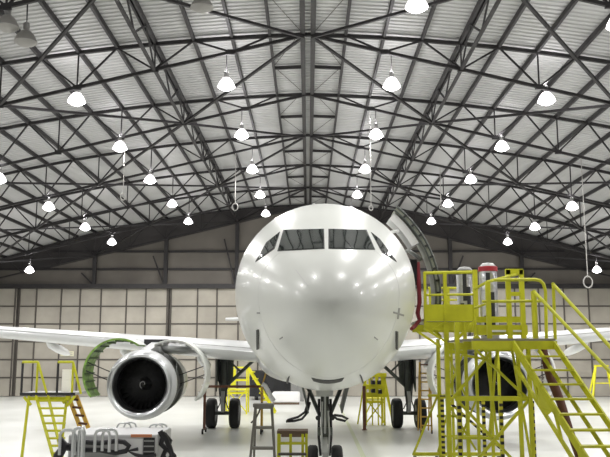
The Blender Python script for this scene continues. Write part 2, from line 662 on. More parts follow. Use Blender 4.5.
def fus_pt(sv, th):
    w, t, b = section(sv)
    k = min(1, sv / 4.0)
    zm = (TIP + (0.0 - TIP) * (k * (2 - k))) if sv < 24 else (t + b) / 2
    zm = min(max(zm, b + .3 * (t - b)), t - .3 * (t - b))
    c, s_ = math.cos(th), math.sin(th)
    z = zm + (t - zm) * s_ if s_ >= 0 else zm + (zm - b) * s_
    return Vector((AX + w * c, AY + sv, ZC + z))


sts = [(i / 30.0) ** 2 * 7.84 for i in range(31)] + [8 + i for i in range(0, 17)] + [25 + .6 * i for i in range(0, 21)] + [37.5]
sts = sorted(set(round(q, 4) for q in sts))
NT = 72
fm = MB()
vs = [fus_pt(sv, 2 * PI * k / NT) for sv in sts for k in range(NT)]
fs = [(i * NT + k, i * NT + (k + 1) % NT, (i + 1) * NT + (k + 1) % NT, (i + 1) * NT + k) for i in range(len(sts) - 1) for k in range(NT)]
fm.add(vs, fs)
fm.add([vs[(len(sts) - 1) * NT + k] for k in range(NT)], [tuple(range(NT))])
fus = fm.build('fuselage', M['white'], plane, smooth=True, angle=60)
bvh = BVHTree.FromPolygons([tuple(v) for v in vs], fs)
CAM0 = Vector((0, 0, CAMH))


def skin(px, py):
    for k in range(0, 60):
        f = k * .005
        d = ray(px + (324 - px) * f, py + (300 - py) * f).normalized()
        h = bvh.ray_cast(CAM0, d)
        if h[0] is not None:
            nrm = h[1]
            if nrm.dot(d) > 0:
                nrm = -nrm
            return h[0], nrm
    raise ValueError((px, py))


def patch(name, quad, m, parent, out=.012, inn=-.03, n=10, sag=0.0):
    """a slab that follows the fuselage skin; quad = corners in order"""
    q = [Vector((a, b, 0)) for a, b in quad]
    A, B = [], []
    for i in range(n + 1):
        for j in range(n + 1):
            u, v = i / n, j / n
            p = q[0] * (1 - u) * (1 - v) + q[1] * u * (1 - v) + q[2] * u * v + q[3] * (1 - u) * v
            P, nr = skin(p.x, p.y + sag * 4 * u * (1 - u))
            A.append(P + nr * out)
            B.append(P + nr * inn)
    N = n + 1
    f = [(i * N + j, i * N + j + 1, (i + 1) * N + j + 1, (i + 1) * N + j) for i in range(n) for j in range(n)]
    k = N * N
    f2 = [tuple(x + k for x in reversed(a)) for a in f]
    ring = [j for j in range(n)] + [i * N + n for i in range(n)] + [n * N + j for j in range(n, 0, -1)] + [i * N for i in range(n, 0, -1)]
    side = [(ring[i], ring[(i + 1) % len(ring)], ring[(i + 1) % len(ring)] + k, ring[i] + k) for i in range(len(ring))]
    return MB().add(A + B, f + f2 + side).build(name, m, parent, smooth=True)


def grow(quad, e):
    cx = sum(a for a, b in quad) / 4; cy = sum(b for a, b in quad) / 4
    out = []
    for a, b in quad:
        L = math.hypot(a - cx, b - cy)
        out.append((a + (a - cx) / L * e, b + (b - cy) / L * e))
    return out


panes = [('windscreen_pane', [(284.5, 230.5), (323, 229.5), (323.5, 248.5), (278.5, 250.8)]),
         ('windscreen_pane', [(329.5, 229.5), (365.5, 230.5), (374, 249.5), (329.5, 248.5)]),
         ('side_window', [(279.5, 232.5), (273.5, 248.5), (256, 261.5), (267, 243.5)]),
         ('side_window', [(371.5, 233), (380, 240), (396, 261.5), (382, 251.5)])]
for nm, q in panes:
    fr = patch('window_frame', grow(q, 1.2), M['seal'], plane, .006)
    patch(nm, q, M['glass'], fr, .014)
# wipers
for q in ([(302, 231), (304, 231), (312, 246), (309.5, 246)], [(357, 231), (359, 231), (351, 246), (348.5, 246)]):
    pass
# marks, probes and seams on the nose
patch('nose_intake', [(311.5, 377.5), (344, 377.5), (342, 380.8), (313.5, 380.8)], M['seal'], plane, .01, sag=2.4)
patch('pitot_probe', [(257.5, 329.5), (259, 329.5), (259, 349), (257.5, 349)], M['seal'], plane, .03)
patch('pitot_probe', [(395.5, 331), (396.8, 331), (396.8, 349), (395.5, 349)], M['seal'], plane, .03)
for q in ([(257, 312.2), (260, 312.2), (260, 313.8), (257, 313.8)], [(279.5, 338.5), (282.5, 336.5), (283, 337.7), (280, 339.7)],
          [(374.5, 336.5), (378, 339.2), (377.3, 340.3), (374, 337.7)], [(393.5, 311.5), (404, 314.6), (403.6, 316.4), (393.2, 313.3)],
          [(398.4, 308), (400, 308), (398.6, 319), (397, 319)]):
    patch('skin_mark', q, M['grey'], plane, .006)
patch('skin_seam', [(295.3, 270), (296, 269.6), (308.4, 285.6), (307.6, 286)], M['pale'], plane, .006)
patch('nose_antenna', [(288, 377), (289.6, 376), (288.5, 382), (287.3, 382)], M['seal'], plane, .05, n=4)
patch('nose_antenna', [(359.5, 374.5), (361, 375), (363, 381), (361.8, 381.5)], M['seal'], plane, .05, n=4)
# radome seam ring
sr = 1.45
rs = [fus_pt(sr, 2 * PI * k / 72) for k in range(72)]
cc = Vector((AX, AY + sr, ZC - .4))
MB().tube([p - (p - cc).normalized() * .004 for p in rs], .007, 5, closed=True).build('radome_seam', M['pale'], plane)
# doorway opening and frame, left side of the aircraft (right in the photo)
D0, D1 = 5.0, 5.85


def skin_patch(name, s0, s1, t0, t1, m, out, inn=-.05, ns=6, nt=14):
    A, B = [], []
    for i in range(ns + 1):
        for j in range(nt + 1):
            sv = s0 + (s1 - s0) * i / ns
            th = t0 + (t1 - t0) * j / nt
            p = fus_pt(sv, th)
            nr = (fus_pt(sv, th + .01) - fus_pt(sv, th - .01)).cross(fus_pt(sv + .01, th) - fus_pt(sv - .01, th)).normalized()
            if nr.dot(p - Vector((AX, p.y, ZC))) < 0:
                nr = -nr
            A.append(p + nr * out); B.append(p + nr * inn)
    N = nt + 1
    f = [(i * N + j, i * N + j + 1, (i + 1) * N + j + 1, (i + 1) * N + j) for i in range(ns) for j in range(nt)]
    k = len(A)
    f2 = [tuple(x + k for x in reversed(a)) for a in f]
    ring = [j for j in range(nt)] + [i * N + nt for i in range(ns)] + [ns * N + j for j in range(nt, 0, -1)] + [i * N for i in range(ns, 0, -1)]
    side = [(ring[i], ring[(i + 1) % len(ring)], ring[(i + 1) % len(ring)] + k, ring[i] + k) for i in range(len(ring))]
    return MB().add(A + B, f + f2 + side).build(name, m, plane, smooth=True)


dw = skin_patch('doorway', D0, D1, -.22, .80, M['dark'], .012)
skin_patch('doorway_sill', D0 - .05, D1 + .05, -.27, -.22, M['gearlight'], .03)
# cabin windows along both sides
for s in (0, 1):
    for k in range(22):
        th = .20 if s == 0 else PI - .20
        sv = 7.2 + .53 * k + (1.2 if k > 9 else 0)
        skin_patch('cabin_window', sv, sv + .23, th - .085, th + .085, M['glass'], .008, ns=2, nt=3)

# the open cabin door, swung out and forward
DR, DY0, DY1 = 2.60, 17.36, 18.1
dm = MB()
a0, a1 = -.20, .875
NA = 20
prof = []
for i in range(NA + 1):
    a = a0 + (a1 - a0) * i / NA
    prof.append((Vector((AX + DR * math.cos(a), 0, ZC + DR * math.sin(a))), Vector((AX + (DR - .11) * math.cos(a), 0, ZC + (DR - .11) * math.sin(a)))))
loop = [p for p, q in prof] + [q for p, q in reversed(prof)]
dm.prism([v + Vector((0, DY0, 0)) for v in loop], (0, DY1 - DY0, 0))
cdoor = dm.build('cabin_door', M['doorgrey'], plane, smooth=True)
# edge channel and lining
for rr, w in ((DR - .02, .05), (DR - .115, .04)):
    em = MB()
    pts = [Vector((AX + rr * math.cos(a0 + (a1 - a0) * i / NA), DY0 - .02, ZC + rr * math.sin(a0 + (a1 - a0) * i / NA))) for i in range(NA + 1)]
    em.tube(pts, w / 2, 6)
    em.build('door_edge', M['gear'], cdoor, smooth=True)
for i in range(1, 10):
    a = a0 + (a1 - a0) * i / 10
    c = Vector((AX + (DR - .06) * math.cos(a), DY0 - .02, ZC + (DR - .06) * math.sin(a)))
    MB().box(c, (.09, .05, .045), Matrix.Rotation(-a, 3, 'Y')).build('door_latch', M['dark'], cdoor)
lin = MB()
pl = []
for i in range(9):
    a = .50 + .36 * i / 8
    pl.append(Vector((AX + (DR - .16) * math.cos(a), DY0 + .05, ZC + (DR - .16) * math.sin(a))))
for i in range(8, -1, -1):
    a = .50 + .36 * i / 8
    pl.append(Vector((AX + (DR - .34) * math.cos(a), DY0 + .05, ZC + (DR - .34) * math.sin(a))))
lin.prism(pl, (0, .65, 0))
lin.build('door_lining', M['pale'], cdoor)
MB().tube([(AX + 1.72, DY1 + .25, ZC + .95), (AX + 2.0, DY1 + .1, ZC + 1.1), (AX + 2.25, DY1 - .2, ZC + .85)], .05, 8).build('door_arm', M['gearlight'], cdoor)
MB().tube([at(384, 233.5, AY + 5.0), at(398, 231, AY + 4.6)], .035, 8).build('door_stay', M['pale'], cdoor)
MB().b2((AX + 1.75, DY0 + .5, ZC + .25), (AX + 2.15, DY1 + .2, ZC + .85)).build('hinge_box', M['dark'], cdoor)


# wings
def airfoil(n=14):
    up = []
    for i in range(n + 1):
        x = .5 * (1 - math.cos(PI * i / n))
        t = 5 * (.2969 * math.sqrt(x) - .126 * x - .3516 * x * x + .2843 * x**3 - .1036 * x**4)
        up.append((x, t))
    return [(x, t) for x, t in up] + [(x, -t) for x, t in reversed(up[1:-1])]


AF = airfoil()


def loft(secs, name, m, parent, vertical=False):
    """secs: (span, y_le, chord, z, thickness)"""
    mb = MB()
    vs = []
    k = len(AF)
    for (sp, yl, ch, z, th) in secs:
        for x, t in AF:
            if vertical:
                vs.append(Vector((AX + t * th, yl + x * ch, sp)))
            else:
                vs.append(Vector((AX + sp, yl + x * ch, z + t * th)))
    fs = [(i * k + j, i * k + (j + 1) % k, (i + 1) * k + (j + 1) % k, (i + 1) * k + j) for i in range(len(secs) - 1) for j in range(k)]
    fs += [tuple(range(k)), tuple((len(secs) - 1) * k + j for j in range(k - 1, -1, -1))]
    return mb.add(vs, fs).build(name, m, parent, smooth=True, angle=50)


LE0 = 25.6


def wing_le(x):
    x = abs(x)
    return LE0 + (x - 1.9) * .51


def wing_z(x):
    return 2.98 + (abs(x) - 1.9) * .075


wings = {}
for s in (-1, 1):
    secs = []
    for x, ch, th in ((1.2, 7.2, .72), (3.5, 5.9, .70), (6.4, 4.2, .60), (10, 3.3, .55), (14, 2.3, .45), (16.9, 1.55, .28), (17.3, 1.1, .1)):
        secs.append((s * x, wing_le(x), ch, wing_z(x), th))
    w = wings[s] = loft(secs, 'wing', M['wing'], plane)
    # slat line, fairings, tip fence
    for fx in (4.3, 7.5, 10.9):
        zc = wing_z(fx) - .33
        yy = wing_le(fx) + .45 * 3.4
        MB().tube([(AX + s * fx, yy, zc + .1), (AX + s * fx, yy + .5, zc - .05), (AX + s * fx, yy + 1.6, zc - .2), (AX + s * fx, yy + 2.6, zc - .35), (AX + s * fx, yy + 3.2, zc - .45)],
                  [.03, .13, .18, .15, .03], 12).build('flap_fairing', M['wing'], w, smooth=True)
    fl = MB()
    fl.bar((AX + s * 2.1, wing_le(2.1) + 6.4, wing_z(2) - .12), (AX + s * 6.2, wing_le(6.2) + 4.0, wing_z(6.2) - .12), .9, .12)
    fl.build('flap', M['wing'], w)
    sl = MB()
    sl.tube([(AX + s * x, wing_le(x) + .02, wing_z(x) + .12) for x in (2.2, 5.2)], .012, 5)
    sl.tube([(AX + s * x, wing_le(x) + .02, wing_z(x) + .10) for x in (6.4, 16.5)], .012, 5)
    sl.build('slat_seam', M['grey'], w)
    MB().prism([(AX + s * 17.2, wing_le(17.2), wing_z(17.2)), (AX + s * 17.2, wing_le(17.2) + 1.3, wing_z(17.2) + .75), (AX + s * 17.2, wing_le(17.2) + 1.6, wing_z(17.2) - .5)], (s * .05, 0, 0)).build('wingtip_fence', M['wing'], w)
# belly fairing
bf = MB()
vs = []
NB = 40
ss = [11.6, 12.0, 12.8, 14, 16, 18, 19.5, 20.8, 21.6]
ww = [.3, 1.2, 1.75, 2.05, 2.1, 2.1, 1.9, 1.3, .3]
hh = [.1, .5, .85, 1.0, 1.05, 1.05, .9, .5, .1]
for sv, w, h in zip(ss, ww, hh):
    for k in range(NB):
        a = 2 * PI * k / NB
        c, q = math.cos(a), math.sin(a)
        vs.append(Vector((AX + w * math.copysign(abs(c) ** .7, c), AY + sv, ZC - 1.3 + h * math.copysign(abs(q) ** .8, q))))
fs = [(i * NB + k, i * NB + (k + 1) % NB, (i + 1) * NB + (k + 1) % NB, (i + 1) * NB + k) for i in range(len(ss) - 1) for k in range(NB)]
fs += [tuple(range(NB)), tuple((len(ss) - 1) * NB + k for k in range(NB))]
bf.add(vs, fs).build('belly_fairing', M['wing'], plane, smooth=True)
# tail
loft([(5.5, 41.5, 6.4, 0, .45), (6.4, 43.0, 5.4, 0, .4), (12.15, 47.6, 2.0, 0, .22)], 'fin', M['white'], plane, vertical=True)
for s in (-1, 1):
    loft([(s * .6, 44.0, 3.4, 4.95, .4), (s * 5.3, 46.9, 1.4, 4.95, .2)], 'stabilizer', M['wing'], plane)

# engines
EY = 24.7
EZ = 1.98
RI, RO = .90, 1.08
for s in (-1, 1):
    ex = AX + s * 5.62
    c = Vector((ex, EY, EZ))
    # inlet cowl (outer skin)
    prof = [(1.01, .10), (1.06, .22), (1.095, .42), (1.10, .60), (1.08, .64), (.96, .64)]
    en = MB().lathe(c, (0, 1, 0), prof, 56).build('engine', M['nacelle'], plane, smooth=True)
    MB().lathe(c, (0, 1, 0), [(.79, .50), (.785, .36), (.80, .22), (.835, .10), (.885, .02), (.93, .0), (.97, .03), (1.0, .08), (1.015, .13)], 56).build('inlet_lip', M['chrome'], en, smooth=True)
    MB().lathe(c, (0, 1, 0), [(.785, .40), (.79, .6), (.84, 1.0), (.86, 1.3)], 56).build('inlet_duct', M['duct'], en, smooth=True)
    fn = MB()
    for k in range(30):
        a = 2 * PI * k / 30
        R = Matrix.Rotation(a, 3, 'Y')
        pts = []
        for j in range(6):
            r = .2 + .645 * j / 5
            tw = math.radians(30 + 32 * j / 5)
            hw = .09 + .05 * j / 5
            for q in (-1, 1):
                pts.append(c + R @ Vector((q * hw * math.cos(tw), 1.0 + q * hw * math.sin(tw) * .6, r)))
        fn.add(pts, [(2 * j, 2 * j + 1, 2 * j + 3, 2 * j + 2) for j in range(5)])
    fn.build('fan', M['fan'], en)
    MB().lathe(c, (0, 1, 0), [(.0, 1.15), (.86, 1.15)], 40).build('fan_back', M['black'], en)
    sp = MB().lathe(c, (0, 1, 0), [(.0, .62), (.05, .65), (.12, .76), (.18, .88), (.22, 1.02)], 28).build('spinner', M['fan'], en, smooth=True)
    sm = MB()
    sm.tube([c + Vector((math.cos(t) * (.04 + .11 * t / 4.2), .628 + .155 * t / 4.2, math.sin(t) * (.04 + .11 * t / 4.2))) for t in [i * .3 for i in range(15)]], .013, 6)
    sm.build('spinner_spiral', M['grey'], en)
    # fan case and core behind, exposed under the open cowls
    MB().lathe(c, (0, 1, 0), [(.96, .62), (1.03, .68), (1.06, .9), (1.06, 1.3), (1.02, 1.34), (1.02, 1.75), (1.06, 1.8), (1.06, 2.2), (.9, 2.3)], 48).build('fan_case', M['case'], en, smooth=True)
    pp = MB()
    for k in range(9):
        a = .3 + k * .7
        pp.tube([c + Vector((math.cos(a + .12 * j) * 1.05, .75 + .4 * j, math.sin(a + .12 * j) * 1.05)) for j in range(4)], .03, 6)
    pp.build('engine_piping', M['gear'], en)
    MB().lathe(c, (0, 1, 0), [(.98, 2.2), (1.02, 2.25), (1.02, 2.9), (.97, 3.6), (.88, 4.0), (.84, 4.0), (.6, 3.6)], 48).build('reverser_cowl', M['white'], en, smooth=True)
    MB().lathe(c, (0, 1, 0), [(.6, 3.5), (.55, 4.2), (.40, 4.9), (.36, 4.9), (.28, 4.6), (.0, 5.4)], 32).build('exhaust_cone', M['hub'], en, smooth=True)
    # pylon
    py = MB()
    zt = wing_z(5.7) - .05
    top = [(ex - .16, EY + .85, EZ + 1.09), (ex - .16, EY + 2.6, zt + .12), (ex - .16, EY + 5.0, zt - .1), (ex - .16, EY + 5.0, EZ + .7), (ex - .16, EY + 2.2, EZ + .75), (ex - .16, EY + .9, EZ + 1.0)]
    py.prism(top, (.32, 0, 0))
    py.build('pylon', M['wing'], en)
    MB().b2((ex - .42, wing_le(5.7) - .25, zt + .02), (ex + .42, wing_le(5.7) + .3, zt + .22)).build('pylon_panel', M['dark'], en)
    # open fan cowls
    for o in (-1, 1):             # o = -1: towards smaller x
        phi = math.radians(41 if o == s else 37)
        outb = o == s
        h = Vector((ex + o * (.2 if outb else .14), EY + 1.05, EZ + 1.17))
        cx = h + Vector((o * math.sin(phi), 0, -math.cos(phi))) * 1.12
        # arc from hinge round the outer side to the bottom tip
        ah = math.atan2(h.z - cx.z, h.x - cx.x)
        for nm, r, m, th, dy in (('cowl_panel', 1.15, M['white'], .035, .03 if outb else 0), ('cowl_lining', 1.145 if outb else 1.11, M['green'] if (outb and s < 0) else M['pale'], .06 if outb else .03, 0 if outb else .04)):
            mb = MB()
            N = 26
            lp, li = [], []
            for i in range(N + 1):
                a = ah - o * (-1) * 0 + (o * -1) * PI * (.03 + .93 * i / N) * (1 if True else 1)
                d = Vector((math.cos(a), 0, math.sin(a)))
                lp.append(cx + d * r)
                li.append(cx + d * (r - th))
            mb.prism([v + Vector((0, dy, 0)) for v in lp + li[::-1]], (0, 1.15 - (0 if nm == 'cowl_panel' else .05), 0))
            pan = mb.build(nm, m, en, smooth=True)
        ribs = MB()
        for i in range(1, 12):
            a = ah + (o * -1) * PI * (.03 + .93 * i / 12)
            d = Vector((math.cos(a), 0, math.sin(a)))
            ribs.bar(cx + d * 1.06 + Vector((0, .02, 0)), cx + d * 1.06 + Vector((0, 1.13, 0)), .03, .05)
        ribs.build('cowl_rib', M['cowlrib'] if (outb and s < 0) else M['pale'], en)
        # hold-open rods
        for aa, zz in ((.62, .25), (.70, -.05)):
            a = ah + (o * -1) * PI * aa
            MB().tube([cx + Vector((math.cos(a), 0, math.sin(a))) * 1.08 + Vector((0, .15, 0)), c + Vector((o * .95, 1.4, zz))], .018, 6).build('hold_open_rod', M['dark'], en)


def wheel(c, R, w, parent):
    prof = [(R * .55, -w * .42), (R * .82, -w * .5), (R * .95, -w * .42), (R, -w * .25), (R, 0), (R, w * .25), (R * .95, w * .42), (R * .82, w * .5), (R * .55, w * .42)]
    t = MB().lathe(c, (1, 0, 0), prof, 32).build('tyre', M['rubber'], parent, smooth=True)
    MB().lathe(c, (1, 0, 0), [(.0, -w * .25), (R * .25, -w * .3), (R * .3, -w * .2), (R * .56, -w * .42), (R * .56, w * .42), (R * .3, w * .2), (R * .25, w * .3), (.0, w * .25)], 24).build('wheel_hub', M['hub'], parent, smooth=True)


# main landing gear
GY = 32.0
for s in (-1, 1):
    gx = AX + (.02 if s < 0 else -.12) + s * 3.78
    R = .585
    g = MB()
    g.tube([(gx, GY, R), (gx, GY, R + .75)], .09, 14)
    g.tube([(gx, GY, R + .65), (gx, GY, 3.0)], .15, 16)
    g.tube([(gx - .46, GY, R), (gx + .46, GY, R)], .075, 12)
    mg = g.build('main_gear', M['gear'], plane, smooth=True)
    for o in (-1, 1):
        wheel((gx + o * .465, GY, R), R, .40, mg)
    tl = MB()
    tl.bar((gx, GY - .14, R + .05), (gx, GY - .42, R + .45), .14, .06)
    tl.bar((gx, GY - .42, R + .45), (gx, GY - .14, R + .85), .14, .06)
    tl.build('torque_link', M['gearlight'], mg)
    MB().tube([(gx, GY, 1.55), (gx - s * 1.45, GY - .1, 2.9)], .07, 10).build('side_brace', M['gear'], mg)
    MB().tube([(gx - s * .7, GY, 2.2), (gx - s * .1, GY, 2.75)], .04, 8).build('lock_link', M['gear'], mg)
    MB().prism([(gx + s * .2, GY - .75, 2.95), (gx + s * .3, GY + .75, 2.95), (gx + s * .3, GY + .6, 1.6), (gx + s * .2, GY - .55, 1.45)], (s * .05, 0, 0)).build('gear_door', M['gear'], mg)
    MB().prism([(gx - .38, GY + .3, 2.95), (gx + .38, GY + .3, 2.95), (gx + .34, GY + .3, 1.85), (gx + .1, GY + .3, 1.45), (gx - .30, GY + .3, 1.85)], (0, .05, 0)).build('gear_fairing', M['gear'], mg)
    hs = MB()
    hs.tube([(gx + .13, GY - .16, 2.6), (gx + .16, GY - .2, 1.7), (gx + .1, GY - .22, 1.1), (gx + .22, GY - .15, .75)], .022, 6)
    hs.tube([(gx - .13, GY - .16, 2.6), (gx - .16, GY - .2, 1.6), (gx - .1, GY - .2, 1.0), (gx - .22, GY - .15, .75)], .022, 6)
    hs.build('brake_hose', M['hose'], mg)

# nose gear
NY = 18.2
nx = AX + .02
R = .455
g = MB()
g.tube([(nx, NY + .1, R), (nx, NY + .02, R + .6)], .055, 12)
g.tube([(nx, NY + .03, R + .5), (nx, NY - .25, 2.35)], .095, 14)
g.tube([(nx - .3, NY + .1, R), (nx + .3, NY + .1, R)], .05, 10)
ng = g.build('nose_gear', M['gear'], plane, smooth=True)
for o in (-1, 1):
    wheel((nx + o * .275, NY + .1, R), R, .25, ng)
    MB().tube([(nx + o * .1, NY - .1, 1.55), (nx + o * .42, NY + .0, 2.3)], .045, 8).build('drag_brace', M['gear'], ng)
    MB().tube([(nx + o * .13, NY - .13, 1.95), (nx + o * .14, NY - .1, 1.1), (nx + o * .1, NY - .1, .7)], .03, 8).build('hydraulic_line', M['hose'], ng)
    MB().prism([(nx + o * .50, NY - .8, 2.28), (nx + o * .50, NY + .5, 2.28), (nx + o * .36, NY + .5, 1.75), (nx + o * .36, NY - .4, 1.65)], (o * .03, 0, 0)).build('gear_door', M['gear'], ng)
    MB().lathe((nx + o * .16, NY - .3, 1.55), (0, -1, 0), [(.0, .0), (.04, .02), (.055, .07), (.055, .09), (.0, .1)], 16).build('taxi_light', M['dark'], ng, smooth=True)
tl = MB()
tl.bar((nx, NY - .02, .5), (nx, NY - .28, .8), .12, .05)
tl.bar((nx, NY - .28, .8), (nx, NY - .1, 1.1), .12, .05)
tl.build('torque_link', M['gearlight'], ng)
for dx, z0, z1, r_ in ((-.06, .75, 1.9, .02), (.07, .7, 1.7, .018), (.0, 1.2, 2.1, .025)):
    MB().tube([(nx + dx, NY - .2, z0), (nx + dx * 1.4, NY - .33, (z0 + z1) / 2), (nx + dx, NY - .34, z1)], r_, 6).build('hydraulic_line', M['gearlight'], ng)
MB().b2((nx - .20, NY - .48, 2.02), (nx + .18, NY - .36, 2.26)).build('steering_box', M['gearlight'], ng)
MB().b2((nx - .17, NY - .2, 1.15), (nx + .17, NY - .05, 1.32)).build('steering_collar', M['gear'], ng)
for o, pts in ((-1, [(309, 393), (307.5, 404), (305, 412), (298, 417), (288, 420), (286, 421.5), (294, 421), (302, 419), (307, 413), (310, 402)]),
               (1, [(329, 404), (331, 414), (337, 419), (345, 421), (348, 419), (342, 416), (334, 415)])):
    MB().tube([at(a, b, NY - .35) for a, b in pts], .027, 6).build('towing_strap', M['hose'], ng)

# ------------------------------------------------------------------ yellow access dock with stairs, right
dock = thing('access_dock', 'large yellow maintenance dock on posts with stairs, against the open cabin door', 'work platform', (4.0, 16.5, 0))
YN, YM, YB, YF = 14.6, 15.6, 17.2, 19.2


def tb(name, pts, r, m=None, parent=None, n=8):
    p = [at(*q) if len(q) == 3 else None for q in pts]
    return MB().tube(p, r, n).build(name, m or M['yellow'], parent or dock, smooth=True)


def br(name, a, b, w, h=None, m=None, parent=None):
    return MB().bar(at(*a), at(*b), w, h).build(name, m or M['yellow'], parent or dock)


def post(px, py, Y, w, m=None, name='post', z0=0.0, round_=False):
    t = at(px, py, Y)
    mb = MB()
    if round_:
        mb.tube([(t.x, t.y, z0), t], w / 2, 10)
    else:
        mb.b2((t.x - w / 2, t.y - w / 2, z0), (t.x + w / 2, t.y + w / 2, t.z))
    return mb.build(name, m or M['yellow'], dock, smooth=round_)


# decks
a, b = at(472, 338.5, YN), at(555.5, 338.5, YN)
zl = a.z
MB().b2((a.x, YN, zl - .04), (b.x, YB, zl)).build('lower_deck', M['grating'], dock)
MB().b2((a.x, YN - .03, zl - .20), (b.x + .02, YN + .06, zl - .045)).build('deck_beam', M['yellow'], dock)
MB().b2((a.x, YB - .1, zl - .20), (b.x, YB, zl - .045)).build('deck_beam', M['yellow'], dock)
MB().b2((b.x - .05, YN + .08, zl - .18), (b.x, YB - .12, zl - .045)).build('deck_beam', M['yellow'], dock)
u0, u1 = at(424, 320, YB), at(474, 320, YB)
zu = u0.z
MB().b2((u0.x, YB + .04, zu - .02), (u1.x + .6, YF, zu + .03)).build('upper_deck', M['grating'], dock)
q = at(424, 304.5, YB)
MB().b2((u0.x, YB - .02, zu - .03), (u1.x, YB + .03, q.z)).build('toe_board', M['yellow'], dock)
MB().b2((u0.x, YB, zu - .22), (u1.x, YB + .08, zu - .04)).build('deck_beam', M['yellow'], dock)
MB().b2((u0.x, YF - .08, zu - .22), (u1.x + .6, YF, zu - .04)).build('deck_beam', M['yellow'], dock)
# toe boards and steps between decks (nearer platform)
for (x0, x1, y0, y1, Y) in ((477, 524, 316.5, 322.5, YM + .5), (477, 528, 325, 335, YM), (474, 500, 331, 335, YM + .3)):
    p, r = at(x0, y0, Y), at(x1, y1, Y)
    MB().b2((p.x, Y, r.z), (r.x, Y + .05, p.z)).build('toe_board', M['yellow'], dock)
for (x0, x1, yy) in ((492, 506, 331), (513, 522, 331)):
    p, r = at(x0, yy - 1, YM - .01), at(x1, yy + 1, YM - .01)
    MB().b2((p.x, YM - .015, r.z), (r.x, YM + .01, p.z)).build('board_slot', M['pale'], dock)
# upper guard rails
tb('guard_rail', [(424, 273, YB), (474.5, 272, YB)], .036)
tb('guard_rail', [(424, 295, YB), (474.5, 294.5, YB)], .028)
tb('guard_rail', [(428, 288, YF), (478, 288, YF)], .03)
tb('guard_rail', [(440, 300, YF), (478, 300, YF)], .025)
for px, top, Y, w in ((424.5, 272, YB, .06), (444.5, 272, YB, .075), (474.5, 270, YB, .10)):
    t = at(px, top, Y)
    MB().b2((t.x - w / 2, Y - w / 2, zu), (t.x + w / 2, Y + w / 2, t.z)).build('rail_post', M['yellow'], dock)
for px in (430, 448, 466):
    t = at(px, 287, YF)
    MB().b2((t.x - .03, YF - .03, zu), (t.x + .03, YF + .03, t.z)).build('rail_post', M['yellow'], dock)
# lower guard rails
pts = [(494, 280, YN + .3), (535, 279.5, YN + .3), (540, 280.5, YN + .3), (543.5, 284, YN + .3), (545.5, 291, YN + .3), (546.5, 340, YN + .3)]
tb('guard_rail', pts, .033)
tb('guard_rail', [(482, 301.5, YN + .3), (541, 301, YN + .3)], .028)
tb('guard_rail', [(474.5, 289, YM), (487, 282, YM - .3), (517.5, 274, YM)], .03)
tb('guard_rail', [(475, 308, YM), (488, 303, YM - .3)], .025)
for px, top, w in ((487.5, 282, .085), (533.5, 291, .085)):
    t = at(px, top, YN + .3)
    MB().b2((t.x - w / 2, YN + .3 - w / 2, zl), (t.x + w / 2, YN + .3 + w / 2, t.z)).build('rail_post', M['yellow'], dock)
gf = MB()
for (x, y0) in ((507.5, 272), (521, 272)):
    t = at(x, y0, YM)
    gf.b2((t.x - .045, YM - .04, zl), (t.x + .045, YM + .04, t.z + .04))
p, r = at(505.5, 272, YM), at(522.5, 272, YM)
gf.b2((p.x, YM - .04, p.z - .05), (r.x, YM + .04, p.z + .06))
p, r = at(507.5, 294, YM), at(521, 294, YM)
gf.b2((p.x, YM - .03, p.z - .04), (r.x, YM + .03, p.z + .04))
gf.build('gate_frame', M['yellow'], dock)
# red bumper against the fuselage
MB().tube([at(418.5, 262, YB), at(419, 285, YB), at(419.5, 303, YB), at(417.5, 313, YB), at(419.5, 320, YB), at(415, 326, YB - .2), at(411.5, 329, YB - .4)], [.03, .048, .048, .048, .045, .045, .04], 10).build('red_bumper', M['red'], dock, smooth=True)
# brackets below the upper deck
for a, b, w in (((412, 328, YB), (441, 347, YB), .05), ((424, 321, YB + .3), (441, 337, YB + .3), .06), ((424, 328, YB - .05), (446, 342, YB), .045), ((446, 322, YB), (430, 331, YB), .04),
                ((474, 322, YB), (456, 340, YB), .06)):
    br('bracket', a, b, w)
# posts
for px, top, Y, w in ((437.8, 339, YF, .085), (446, 324, YB, .10), (451, 345, YF, .06), (456.5, 322, YN + .4, .085), (464.5, 322, YB, .07), (474.8, 320, YM, .055), (489.5, 345, YB, .06),
                      (497.5, 345, YF, .06), (517.5, 345, YM, .07), (528, 346, YN + .1, .07)):
    post(px, top, Y, w)
for px, top, Y, w in ((442, 396, YF - .2, .075), (458.8, 400, YN + .3, .06), (483, 398, YB, .065), (500.7, 400, YM, .06), (532, 401, YN + .1, .06)):
    post(px, top, Y, w, M['hazard'], 'striped_leg')
# beams
br('cross_beam', (455, 398.5, YN + .2), (528.5, 398.5, YN + .2), .07, .085)
br('cross_beam', (440, 397, YF - .2), (500, 397, YF - .2), .08, .07, M['hazard'])
br('cross_beam', (428, 395.5, YF), (450, 395.5, YF), .06)
br('cross_beam', (437, 416, YF), (466, 416, YF), .06)
br('cross_beam', (440, 436, YF), (500, 436, YF), .05)
br('cross_beam', (455, 438, YM), (498, 438, YM), .05)
br('cross_beam', (447, 352, YB), (466, 352, YB), .08)
br('cross_beam', (463, 341, YM), (490, 341, YM), .09)
br('cross_beam', (463, 355, YM), (490, 360, YM), .05)
